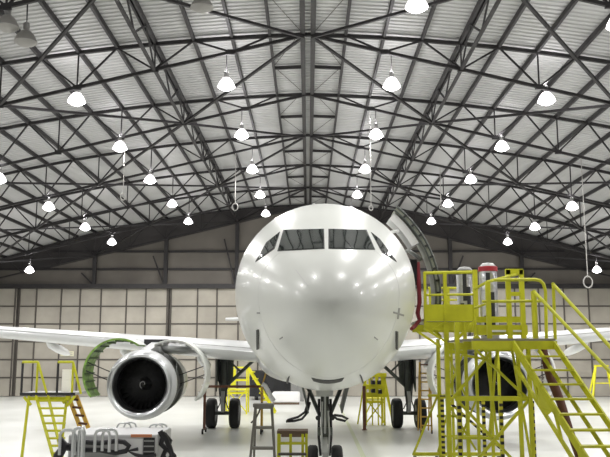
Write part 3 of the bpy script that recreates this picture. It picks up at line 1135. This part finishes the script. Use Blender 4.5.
# braces
for a, b, w in (((453, 398, YN + .25), (491, 352, YN + .25), .06), ((476, 350, YN + .25), (528, 399, YN + .25), .06), ((457, 400, YN + .25), (512, 459, YN + .25), .065),
                ((528, 401, YN + .15), (478, 459, YN + .15), .065), ((486, 352, YM), (498, 440, YM), .055), ((497, 350, YM), (489, 440, YM), .055),
                ((512, 350, YM + .1), (531, 459, YM + .1), .055), ((446, 400, YB), (476, 450, YB), .05), ((437, 397, YF), (413, 455, YF), .06), ((451, 397, YF), (438, 452, YF), .05),
                ((464, 350, YB), (447, 395, YB), .05), ((447, 352, YB), (465, 395, YB), .045), ((476, 400, YB), (456, 450, YB), .05)):
    br('brace', a, b, w * .8)
br('brace', (446, 399, YF - .25), (500, 448, YF - .25), .06, None, M['hazard'])
br('base_rail', (413, 454, YF), (500, 454, YF), .08)
for px in (415, 437, 470, 499):
    t = at(px, 454, YF)
    MB().lathe((t.x - .03, YF, t.z / 2 - .02), (1, 0, 0), [(0, 0), (t.z / 2 - .03, 0), (t.z / 2 - .03, .06), (0, .06)], 16).build('caster', M['rubber'], dock, smooth=True)
for (x, yy) in ((at(456.5, 400, YN + .4).x, YN + .4), (at(528, 400, YN + .1).x, YN + .1), (at(474.8, 400, YM).x, YM)):
    MB().b2((x - .12, yy - .12, 0), (x + .12, yy + .12, .03)).build('base_plate', M['yellow'], dock)
# under-deck clutter: brackets and diagonal corner plates
for a, b in (((475, 336, YN + .1), (488, 352, YN + .1)), ((512, 347, YN + .1), (522, 352, YN + .1)), ((480, 349, YN + .2), (512, 349, YN + .2))):
    br('bracket', a, b, .09)
# stairs: descend towards the camera and to the right
al = math.radians(25.5)
dirv = Vector((math.sin(al), -math.cos(al), -1.12))
Lt = at(512.5, 343, YN)
Rt = at(553.5, 343, YN)
Rt = Vector((Rt.x, YN, Rt.z))
run = (zl - .1) / 1.12
for nm, p0, w, h in (('stair_stringer', Lt, .04, .13), ('stair_stringer', Rt, .04, .10)):
    MB().bar(p0, p0 + dirv * (p0.z / 1.12), w, h).build(nm, M['yellow'], dock)
nst = 13
for i in range(1, nst):
    t = (zl - .1) / 1.12 * i / nst
    p = Lt + dirv * t
    r = Rt + dirv * t
    MB().bar(p, r, .20, .035).build('stair_tread', M['yellow'], dock)
# lower truss chord under the left stringer, and tie bars
pl_ = Lt + Vector((0, 0, -.36))
MB().bar(pl_ + dirv * .05, pl_ + dirv * ((pl_.z) / 1.12), .045, .06).build('stair_brace', M['yellow'], dock)
mid = (Lt + Rt) / 2 + Vector((.1, .0, -.13))
MB().bar(mid, mid + dirv * (mid.z / 1.12), .04, .06).build('stair_brace', M['yellow'], dock)
for i in range(1, 5):
    t = .5 * i
    MB().bar(Lt + dirv * t, pl_ + dirv * (t + .15), .04).build('stair_brace', M['yellow'], dock)
MB().prism([Lt + dirv * .62 + Vector((0, -.03, -.08)), Lt + dirv * .95 + Vector((0, -.03, -.1)), Lt + dirv * .85 + Vector((-.03, -.03, -.30)), Lt + dirv * .75 + Vector((-.10, -.03, -.26))], (0, .05, 0)).build('bracket', M['yellow'], dock)
# stair handrails
for (x0, y0, x1, y1, base, w) in ((533.5, 291, 595, 356, None, .032), (552.5, 283.5, 612, 349, None, .032)):
    p0 = at(x0, y0, YN + .1)
    far = 15.0
    # follow the flight: same plan direction as the stringers
    best = None
    for k in range(1, 400):
        t = k * .01
        q_ = p0 + Vector((dirv.x * t, dirv.y * t, 0))
        d_ = at(x1, y1, q_.y)
        if best is None or abs(d_.x - q_.x) < best[0]:
            best = (abs(d_.x - q_.x), t, d_)
    t, e = best[1], best[2]
    slope = (e - p0) / t
    p1 = p0 + slope * (run * .95)
    MB().tube([p0, p1], w, 8).build('stair_handrail', M['yellow'], dock, smooth=True)
    MB().tube([p0 + slope * .02 + Vector((0, 0, .03)), Vector((p0.x, p0.y, zl - .02))], w, 8).build('handrail_post', M['yellow'], dock, smooth=True)
    for k in (.95,):
        q_ = p0 + slope * (run * k)
        MB().tube([q_, Vector((q_.x, q_.y, max(.02, q_.z - 1.35)))], w * .8, 8).build('handrail_post', M['yellow'], dock, smooth=True)
# rusty brown pipe hanging beside the stairs
hp = [at(543, 345, YM), at(546, 362, YM), at(551, 378, YM - .1), at(560.5, 402, YM - .2), at(569.5, 430, YM - .4), at(579, 457, YM - .6)]
hp.append(Vector((hp[-1].x + .55, hp[-1].y - .3, .05)))
o = MB().tube(hp, [.06, .085, .095, .085, .075, .07, .07], 12).build('brown_hose', M['brown'], None, smooth=True)
tag(o, 'rusty brown hose slanting down behind the dock stairs', 'hose')

# silver canisters on the dock
for (px, pt, pb, Y, r, band, zb_, lab) in ((464.5, 266.5, 318, YB + .9, .20, False, zu + .03, 'silver foil-wrapped canister on upper dock deck, plain top'),
                                          (487.5, 262.5, 330, YM + .9, .19, True, zl, 'silver foil-wrapped canister with red band round its top')):
    t = at(px, pt, Y)
    c = Vector((t.x, Y, zb_))
    H = t.z - zb_
    t_ = thing('canister', lab, 'canister', c, 'silver canisters')
    MB().lathe(c, (0, 0, 1), [(0, 0), (r * .92, 0), (r, .04), (r * .97, H * .3), (r, H * .5), (r * .96, H * .7), (r, H * .82), (r * .98, H - .16), (0, H - .16)], 28).build('body', M['foil'], t_, smooth=True)
    MB().lathe(c, (0, 0, 1), [(r * .98, H - .16), (r * .9, H - .08), (r * .6, H - .02), (0, H)], 28).build('cap', M['gearlight'] if band else M['grey'], t_, smooth=True)
    MB().lathe(c, (0, 0, 1), [(r * 1.0, H - .20), (r * 1.06, H - .19), (r * 1.06, H - .1), (r * .98, H - .09)], 28).build('band', M['foilband'] if band else M['dark'], t_, smooth=True, label='red band' if band else None)
    for (aa, z0, z1) in ((1.35, .35, .85), (1.8, .1, .6), (1.0, .05, .3)):
        MB().lathe(c, (0, 0, 1), [(r * 1.005, H * z0), (r * 1.015, H * z0 + .01), (r * 1.015, H * z1), (r * 1.005, H * z1 + .01)], 6, aa - .25, aa + .2).build('dark_patch', M['dark'], t_)

# ------------------------------------------------------------------ left yellow platform ladder
PY = 20.0
zd = at(45, 394, PY).z
xl, xr = at(20.5, 394, PY).x, at(75, 394, PY).x
pf = thing('platform_ladder', 'yellow wheeled platform ladder with rails standing left of the left engine', 'platform ladder', ((xl + xr) / 2, PY, 0))
DP = 1.0


def pt3(px, py, Y=PY):
    return at(px, py, Y)


MB().b2((xl, PY, zd - .03), (xr, PY + DP, zd + .03)).build('deck', M['grey'], pf)
MB().b2((xl - .01, PY - .03, zd - .04), (xr + .01, PY, zd + .035)).build('deck_edge', M['dark'], pf)
MB().b2((xl + .2, PY + .0, zd - .16), (xr - .1, PY + .06, zd - .07)).build('deck_beam', M['yellow'], pf)
for px, Y in ((29, PY), (67, PY), (29, PY + DP), (67, PY + DP)):
    t = pt3(px, 396, PY)
    kx = Y / PY
    MB().tube([(t.x * kx, Y, zd - .05), ((t.x - .12) * kx, Y, 0.0)], .035, 8).build('leg', M['yellow'], pf, smooth=True)
for px, m, Y in ((22.5, 'dark', PY + .03), (37.5, 'yellow', PY + .03), (58, 'dark', PY + .03), (73, 'yellow', PY + .03)):
    t = pt3(px, 362, PY)
    MB().tube([(t.x, Y, zd), (t.x, Y, t.z)], .03, 8).build('rail_post', M[m], pf, smooth=True)
for a, b in ((22.5, 38), (58, 73.5)):
    MB().tube([pt3(a, 362), pt3(b, 362)], .032, 8).build('guard_rail', M['yellow'], pf, smooth=True)
for a, b in ((38, 47), (73, 81)):
    MB().tube([pt3(a, 362), pt3(b, 394)], .032, 8).build('guard_rail', M['yellow'], pf, smooth=True)
# brackets
for a, b in (((24, 397), (31, 405)), ((70, 397), (63, 403)), ((75, 396), (67, 406))):
    MB().bar(pt3(*a), pt3(*b), .06).build('bracket', M['yellow'], pf)
# front ladder: two stiles and treads
s0, s1 = [pt3(36, 396), pt3(53, 456, PY - 1.1)], [pt3(48, 396), pt3(62, 456, PY - 1.1)]
for a, b in (s0, s1):
    d = b - a
    MB().bar(a, a + d * (a.z / -d.z), .05, .07).build('ladder_stile', M['yellow'], pf)
for k in range(8):
    yy = 400.7 + 7.5 * k
    f = (yy - 396) / 60
    Y = PY - 1.1 * f
    MB().bar(at(35.5 + 17 * f, yy, Y), at(66 - 2 * f, yy, Y), .12, .045).build('tread', M['yellow'], pf)
# side stair with brown treads, right
for dx in (0, 8):
    a, b = pt3(68 + dx, 395, PY + .6), pt3(80 + dx, 427, PY + .6)
    d = b - a
    MB().bar(a, a + d * (a.z / -d.z), .05, .1).build('stair_stringer', M['orange'], pf)
for k in range(5):
    f = (k + .5) / 4.0
    MB().bar(pt3(68.5 + 12 * f, 395 + 32 * f, PY + .6), pt3(77 + 12 * f, 396 + 32 * f, PY + .6), .12, .05).build('stair_tread', M['brown'], pf)
# white panel hung on the rail
p, q = pt3(61.5, 369.5), pt3(69.5, 392)
MB().b2((p.x, PY + .07, q.z), (q.x, PY + .1, p.z)).build('white_panel', M['doorwhite'], pf, label='white panel')

# ------------------------------------------------------------------ ground power cart, front left
GYN = 15.6
gx0, gx1 = at(68, 440, GYN).x, at(158, 440, GYN).x
zt = at(110, 434.5, GYN).z
cart = thing('ground_power_cart', 'pale grey power cart with steel hoops and black hoses, lower left corner', 'ground power cart', ((gx0 + gx1) / 2, GYN + .6, 0))
GD = 1.5
bx = MB()
bx.b2((gx0, GYN, .35), (gx1, GYN + GD, zt))
body = bx.build('body', M['cartgrey'], cart)
md = body.modifiers.new('bevel', 'BEVEL')
md.width = .04
md.segments = 3
MB().b2((gx0 + .05, GYN - .012, .5), (at(118, 440, GYN).x, GYN + .01, zt - .1)).build('front_panel', M['grey'], cart)
MB().b2((at(118, 440, GYN).x + .03, GYN - .012, .5), (gx1 - .3, GYN + .01, zt - .08)).build('front_panel', M['pale'], cart)
p = at(131, 433.6, GYN - .01)
MB().b2((p.x, GYN - .02, zt - .05), (at(152, 433, GYN).x, GYN + .015, zt + .005)).build('warning_strip', M['stripe'], cart)
MB().b2((gx1 - .28, GYN - .015, zt - .62), (gx1 - .06, GYN + .01, zt - .06)).build('vent_grille', M['dark'], cart)
for k in range(5):
    z = zt - .12 - .1 * k
    MB().b2((gx1 - .27, GYN - .03, z - .012), (gx1 - .07, GYN - .012, z + .012)).build('vent_slat', M['grey'], cart)
for x in (gx0 + .4, gx1 - .4):
    for yy in (GYN + .2, GYN + GD - .2):
        MB().lathe((x - .09, yy, .3), (1, 0, 0), [(0, 0), (.24, 0), (.30, .03), (.30, .15), (.24, .18), (0, .18)], 24).build('wheel', M['rubber'], cart, smooth=True)
MB().b2((gx0 + .1, GYN + .1, .28), (gx1 - .1, GYN + GD - .1, .36)).build('chassis', M['dark'], cart)


def hoop(x0, x1, z0, z1, Y, r=.03):
    c = .09
    pts = [(x0, Y, z0), (x0, Y, z1 - c), (x0 + c * .3, Y, z1 - c * .3), (x0 + c, Y, z1), (x1 - c, Y, z1), (x1 - c * .3, Y, z1 - c * .3), (x1, Y, z1 - c), (x1, Y, z0)]
    return MB().tube(pts, r, 8).build('hoop', M['tube'], cart, smooth=True)


for (pa, pb, pt_, pbm, Y) in ((95, 109.5, 430, 452, GYN - .32), (102.5, 116.5, 429.5, 451, GYN - .28), (60, 75, 430, 455, GYN - .3), (73, 82.5, 428, 460, GYN - .35), (79, 84, 427, 460, GYN - .28)):
    hoop(at(pa, 440, Y).x, at(pb, 440, Y).x, at(100, pbm, Y).z, at(100, pt_, Y).z, Y)
for (pa, pb, pt_, Y) in ((117, 131, 423, GYN + GD - .1), (124, 136, 422.5, GYN + GD - .02), (149, 163, 424.5, GYN + GD - .1), (155, 167, 424, GYN + GD - .02)):
    hoop(at(pa, 430, Y).x, at(pb, 430, Y).x, zt - .02, at(100, pt_, Y).z, Y, .018)
hy = GYN - .14
MB().tube([at(a, b, hy) for a, b in ((60, 443), (70, 446), (84, 442), (100, 443), (116, 441), (124, 442), (129, 446), (126, 451), (116, 453), (100, 450), (84, 450), (66, 448))], .048, 10).build('hose_coil', M['hose'], cart, smooth=True)
MB().tube([at(a, b, hy - .05) for a, b in ((60, 438), (64, 446), (62, 450), (58, 456), (56, 463), (60, 475))], [.05, .09, .08, .09, .08, .07], 10).build('hose_coil', M['hose'], cart, smooth=True)
MB().tube([at(a, b, hy) for a, b in ((138, 449), (128, 451), (136, 455), (146, 457), (156, 455))], .035, 8).build('hose_coil', M['hose'], cart, smooth=True)
kb = [(160, 431), (163, 437), (161, 444), (166, 449), (163, 456), (168, 462), (172, 455), (169, 446), (166, 438), (162, 433)]
MB().tube([at(a, b, GYN + .1) for a, b in kb], .055, 8).build('cable_bundle', M['hose'], cart, smooth=True)
MB().tube([at(a, b, GYN + .15) for a, b in ((164, 434), (170, 441), (168, 449), (174, 456), (175, 466), (174, 488))], .05, 8).build('cable_bundle', M['hose'], cart, smooth=True)

# ------------------------------------------------------------------ stepladder, steps, stands under the aircraft
SY = 14.2


def stepladder():
    t0, t1 = at(255.5, 406, SY), at(271.5, 406, SY)
    z = t0.z
    st = thing('stepladder', 'grey aluminium stepladder standing left of the nose wheels', 'stepladder', ((t0.x + t1.x) / 2, SY, 0))
    cx = (t0.x + t1.x) / 2
    for s, t in ((-1, t0), (1, t1)):
        MB().bar(t, (t.x + s * .16, SY - .45, 0.0), .04, .06).build('stile', M['alu'], st)
        MB().bar((t.x, SY + .1, z), (t.x + s * .1, SY + .75, 0.0), .04, .05).build('rear_leg', M['alu'], st)
    for k in range(6):
        f = (k + .05) / 6
        hw = (t1.x - t0.x) / 2 + .16 * f
        zz = z * (1 - f)
        MB().b2((cx - hw, SY - .45 * f - .05, zz - .03), (cx + hw, SY - .45 * f + .09, zz + .015)).build('step', M['alu'], st)
    MB().b2((t0.x - .04, SY - .08, z - .02), (t1.x + .04, SY + .16, z + .04)).build('top_cap', M['alu'], st)


stepladder()
TYS = 15.2
a, b = at(277, 431, TYS), at(308, 431, TYS)
st = thing('step_stand', 'yellow step stand with a worn brown top left of the nose wheels', 'step stand', ((a.x + b.x) / 2, TYS, 0))
MB().b2((a.x, TYS, a.z - .06), (b.x, TYS + .45, a.z)).build('top_board', M['board'], st)
MB().b2((a.x + .08, TYS - .02, a.z - .11), (b.x - .04, TYS, a.z - .03)).build('top_rail', M['board'], st)
for x, yy in ((a.x + .03, TYS), (b.x - .03, TYS), (a.x + .03, TYS + .45), (b.x - .03, TYS + .45), (a.x + .26, TYS - .06), (b.x - .1, TYS - .06)):
    MB().b2((x - .025, yy - .025, 0), (x + .025, yy + .025, a.z - .05)).build('leg', M['yellow'], st)
for k in range(1, 5):
    z = a.z - .19 * k - .02
    MB().b2((a.x + .03, TYS - .04 - .06 * k, z - .03), (b.x - .03, TYS + .08 - .06 * k + .0, z + .01)).build('step', M['yellow'] if k % 2 else M['mull'], st)
MB().bar((a.x + .03, TYS - .3, .0), (a.x + .03, TYS, a.z - .05), .05, .05).build('stringer', M['yellow'], st)
MB().bar((b.x - .03, TYS - .3, .0), (b.x - .03, TYS, a.z - .05), .05, .05).build('stringer', M['yellow'], st)


def scaffold(name, label, x0, x1, ytop, Y, depth, m, levels=3, panel=None):
    """small rail-and-step work stand; x0, x1, ytop in photo pixels at distance Y"""
    a, b = at(x0, ytop, Y), at(x1, ytop, Y)
    z = a.z
    t = thing(name, label, 'work stand', ((a.x + b.x) / 2, Y + depth / 2, 0))
    for x in (a.x, b.x):
        for yy in (Y, Y + depth):
            MB().b2((x - .035, yy - .035, .0), (x + .035, yy + .035, z)).build('post', m, t)
    for k in range(levels):
        zz = z - k * (z - .4) / levels
        for yy in (Y, Y + depth):
            MB().bar((a.x, yy, zz - .03), (b.x, yy, zz - .03), .05, .06).build('rail', m, t)
    zd_ = z * .52
    MB().b2((a.x, Y, zd_ - .05), (b.x, Y + depth, zd_)).build('deck', m, t)
    MB().bar((a.x, Y - .02, .1), (b.x, Y - .02, zd_), .05).build('brace', m, t)
    MB().bar((b.x, Y - .02, .1), (a.x, Y - .02, zd_), .05).build('brace', m, t)
    return t, a, b, z


t, a, b, z = scaffold('work_stand', 'yellow work stand in the background behind the left main wheels', 227, 247, 367, 39.0, 1.2, M['yellow2'])
for k in range(6):
    f = k / 6
    MB().b2((b.x + .1 + f * 1.0, 39.1, z * .9 * (1 - f) - .05), (b.x + .35 + f * 1.0, 39.9, z * .9 * (1 - f))).build('step', M['yellow2'], t)
MB().bar((b.x, 39.05, z), (b.x + 1.4, 39.05, .05), .07, .1).build('stringer', M['yellow2'], t)
MB().bar((b.x, 39.9, z), (b.x + 1.4, 39.9, .05), .07, .1).build('stringer', M['yellow2'], t)
MB().b2((a.x + .05, 38.97, z * .55), (a.x + .45, 39.0, z - .1)).build('side_panel', M['yellow2'], t)

t, a, b, z = scaffold('work_stand', 'bright yellow work stand between nose gear and right main wheels', 365.5, 384, 374, 33.2, .9, M['yellow2'])
pn = MB()
pn.b2((a.x - .05, 33.13, z - .95), (b.x + .1, 33.17, z - .75))
pn.b2((a.x - .05, 33.13, z - .55), (b.x + .1, 33.17, z - .42))
pn.b2((a.x - .05, 33.13, z - .12), (b.x + .1, 33.17, z + .04))
pn.build('panel', M['yellow2'], t)
for k in range(3):
    x = a.x + .12 + .28 * k
    MB().b2((x, 33.135, z - .95), (x + .08, 33.165, z)).build('panel_bar', M['yellow2'], t)
for kk, (fx, fz) in enumerate(((.3, .32), (.62, .32), (.3, .66), (.66, .7))):
    x = a.x + (b.x - a.x) * fx
    MB().b2((x, 33.0, z - fz - .1), (x + .15, 33.13, z - fz + .06)).build('dark_opening_block', M['dark'], t)  # added dark boxes, standing for the shade in the panel openings
for fx in (.35, .66, .85):
    x = a.x + (b.x - a.x) * fx
    MB().b2((x - .025, 33.2, .0), (x + .025, 33.26, z)).build('post', M['yellow2'], t)
MB().bar((b.x, 34.1, z), (b.x + .42, 34.1, .05), .06).build('stringer', M['yellow2'], t)
MB().bar((a.x, 34.0, .3), (b.x, 34.0, z - .3), .05).build('brace', M['yellow2'], t)
MB().bar((b.x, 33.2, z), (b.x + .36, 33.2, .05), .07).build('stringer', M['yellow2'], t)
MB().bar((a.x, 33.2, z), (a.x - .35, 33.2, .05), .06).build('stringer', M['yellow2'], t)

# red-brown post in front of it
p = at(364, 386, 31.2)
t = thing('post_stand', 'slim red-brown post standing by the bright yellow work stand', 'post', (p.x, 31.2, 0))
MB().b2((p.x - .06, 31.14, .02), (p.x + .06, 31.26, p.z)).build('post', M['brownrail'], t)
MB().b2((p.x - .1, 31.1, 0), (p.x + .1, 31.3, .02)).build('base', M['brownrail'], t)
# orange ladder by the right main gear
a, b = at(419.5, 362, 29.8), at(430, 362, 29.8)
t = thing('ladder_stand', 'orange-yellow ladder stand beside the right main wheels', 'ladder', ((a.x + b.x) / 2, 29.8, 0))
for x in (a.x, b.x):
    MB().b2((x - .03, 29.77, 0.05), (x + .03, 29.83, a.z)).build('stile', M['orange'], t)
    MB().bar((x, 29.9, a.z - .3), (x, 30.6, .05), .05).build('rear_leg', M['orange'], t)
    MB().lathe((x - .02, 29.8, .07), (1, 0, 0), [(0, 0), (.07, 0), (.07, .05), (0, .05)], 12).build('caster', M['rubber'], t)
for k in range(8):
    z = .3 + (a.z - .4) * k / 7
    MB().b2((a.x, 29.77, z - .025), (b.x, 29.83, z + .025)).build('rung', M['orange'] if k < 7 else M['brownrail'], t)

# frame trolley with red-brown bar round the left main gear
a, b = at(205, 386.5, 30.0), at(262, 386.5, 30.0)
t = thing('frame_trolley', 'red-brown framed trolley standing across the left main gear', 'trolley', ((a.x + b.x) / 2, 30.0, 0))
MB().bar(a, b, .07, .09).build('top_bar', M['brownrail'], t)
for x in (a.x, b.x):
    MB().b2((x - .045, 29.95, .12), (x + .045, 30.05, a.z)).build('post', M['brownrail'] if x == a.x else M['orange'], t)
    MB().bar((x, 29.5, .16), (x, 30.5, .16), .06).build('foot', M['mull'], t)
    for yy in (29.55, 30.45):
        MB().lathe((x - .03, yy, .08), (1, 0, 0), [(0, 0), (.08, 0), (.08, .06), (0, .06)], 14).build('caster', M['rubber'], t, smooth=True)
MB().bar((b.x, 30, a.z), (b.x + .25, 30.0, a.z + .9), .06).build('handle', M['orange'], t)
MB().tube([at(262, 384, 29.6), at(265, 385.5, 29.6), at(268, 391, 29.6), at(271, 397, 29.6), at(274, 401, 29.6)], .085, 12).build('white_duct', M['whitehose'], t, smooth=True, label='fat white duct hose')
MB().tube([at(262, 402, 29.8), at(259, 412, 29.8), at(256, 418, 29.8), at(251, 423, 29.8)], .03, 6).build('tow_rod', M['mull'], t)

# parked dark container, pale covered pallet, grey cabinet in the background
p, q = at(250, 371, 50.0), at(290.5, 371, 50.0)
t = thing('container', 'dark grey parked container far behind the left side of the nose', 'container', ((p.x + q.x) / 2, 50.6, 0))
b_ = MB().b2((p.x, 50.0, .25), (q.x, 52.2, p.z)).build('body', M['dark'], t)
for k in range(4):
    x = p.x + (q.x - p.x) * (k + .5) / 4
    MB().b2((x - .04, 49.96, .3), (x + .04, 50.0, p.z - .05)).build('rib', M['dark'], t)
for x in (p.x + .4, q.x - .4):
    MB().lathe((x - .1, 50.25, .25), (1, 0, 0), [(0, 0), (.25, 0), (.25, .2), (0, .2)], 18).build('wheel', M['rubber'], t, smooth=True)
p, q = at(272, 392, 46.0), at(300, 392, 46.0)
t = thing('covered_pallet', 'low pallet under a white cover far behind the nose gear', 'pallet', ((p.x + q.x) / 2, 46.5, 0))
cv = MB().b2((p.x, 46, .12), (q.x, 47, p.z)).build('cover', M['whitehose'], t)
md = cv.modifiers.new('bevel', 'BEVEL'); md.width = .12; md.segments = 3
for yy in (46.1, 46.8):
    MB().b2((p.x + .05, yy, 0), (q.x - .05, yy + .1, .12)).build('runner', M['board'], t)
p, q = at(291, 377, 49.0), at(304, 377, 49.0)
t = thing('cabinet', 'tall grey cabinet far behind the nose gear', 'cabinet', ((p.x + q.x) / 2, 49.3, 0))
MB().b2((p.x, 49, .0), (q.x, 49.6, p.z)).build('body', M['grey'], t)
for k in (0, 1):
    x0 = p.x + .03 + k * (q.x - p.x) / 2
    dd = MB().b2((x0, 48.97, .1), (x0 + (q.x - p.x) / 2 - .06, 49, p.z - .06)).build('cabinet_door', M['grey'], t)
    MB().b2((x0 + (.3 if k == 0 else .05), 48.94, .95), (x0 + (.34 if k == 0 else .09), 48.97, 1.15)).build('handle', M['tube'], dd)

# far right trestle
a, b = at(598, 366, 50), at(609, 366, 50)
t = thing('trestle', 'bright yellow A-frame trestle far right near the back wall', 'trestle', ((a.x + b.x) / 2, 50.4, 0))
for x, s in ((a.x, -1), (b.x, 1)):
    for yy in (50, 50.8):
        MB().bar((x, 50.4, a.z), (x + s * .45, yy, 0.0), .1).build('leg', M['yellow2'], t)
MB().bar((a.x - .1, 50.4, a.z), (b.x + .1, 50.4, a.z), .12).build('top_bar', M['yellow2'], t)
MB().bar((a.x - .2, 50.05, a.z * .5), (b.x + .2, 50.05, a.z * .5), .07).build('cross_bar', M['yellow2'], t)

# sign on the left hangar door
p, q = at(60.5, 351.2, 54.18), at(73.5, 356.2, 54.18)
t = thing('wall_sign', 'small pale yellow sign on the hangar door behind left wing', 'sign', ((p.x + q.x) / 2, 54.2, q.z))
MB().b2((p.x, 54.19, q.z), (q.x, 54.225, p.z)).build('board', M['sign'], t)
for k in range(2):
    z = q.z + (p.z - q.z) * (.33 + .34 * k)
    MB().b2((p.x + .08, 54.18, z - .02), (q.x - .08, 54.19, z + .02)).build('text_line', M['grey'], t)

# painted floor line right of the nose gear
mb = MB()
p, q = at(350, 400, 50), None


def fl(px, py):
    d = ray(px, py)
    tt = -CAMH / d.z
    return Vector((d.x * tt, d.y * tt, .004))


mb.prism([fl(338, 404), fl(339.5, 404), fl(366, 457), fl(361, 457)], (0, 0, .002))
tag(mb.build('floor_line', M['line']), 'faded yellow-green line painted on the floor right of nose wheels', 'floor marking')

# ------------------------------------------------------------------ world + colour management
w = bpy.data.worlds.new('world')
SC.world = w
w.use_nodes = True
w.node_tree.nodes['Background'].inputs['Color'].default_value = (.5, .55, .6, 1)
w.node_tree.nodes['Background'].inputs['Strength'].default_value = 0.05
SC.view_settings.view_transform = 'Standard'
SC.view_settings.look = 'None'
SC.view_settings.gamma = 1.0
SC.view_settings.use_curve_mapping = False
SC.view_settings.exposure = 0.0
SC.cycles.use_denoising = True
SC.cycles.max_bounces = 8
SC.cycles.diffuse_bounces = 5
SC.cycles.sample_clamp_indirect = 6
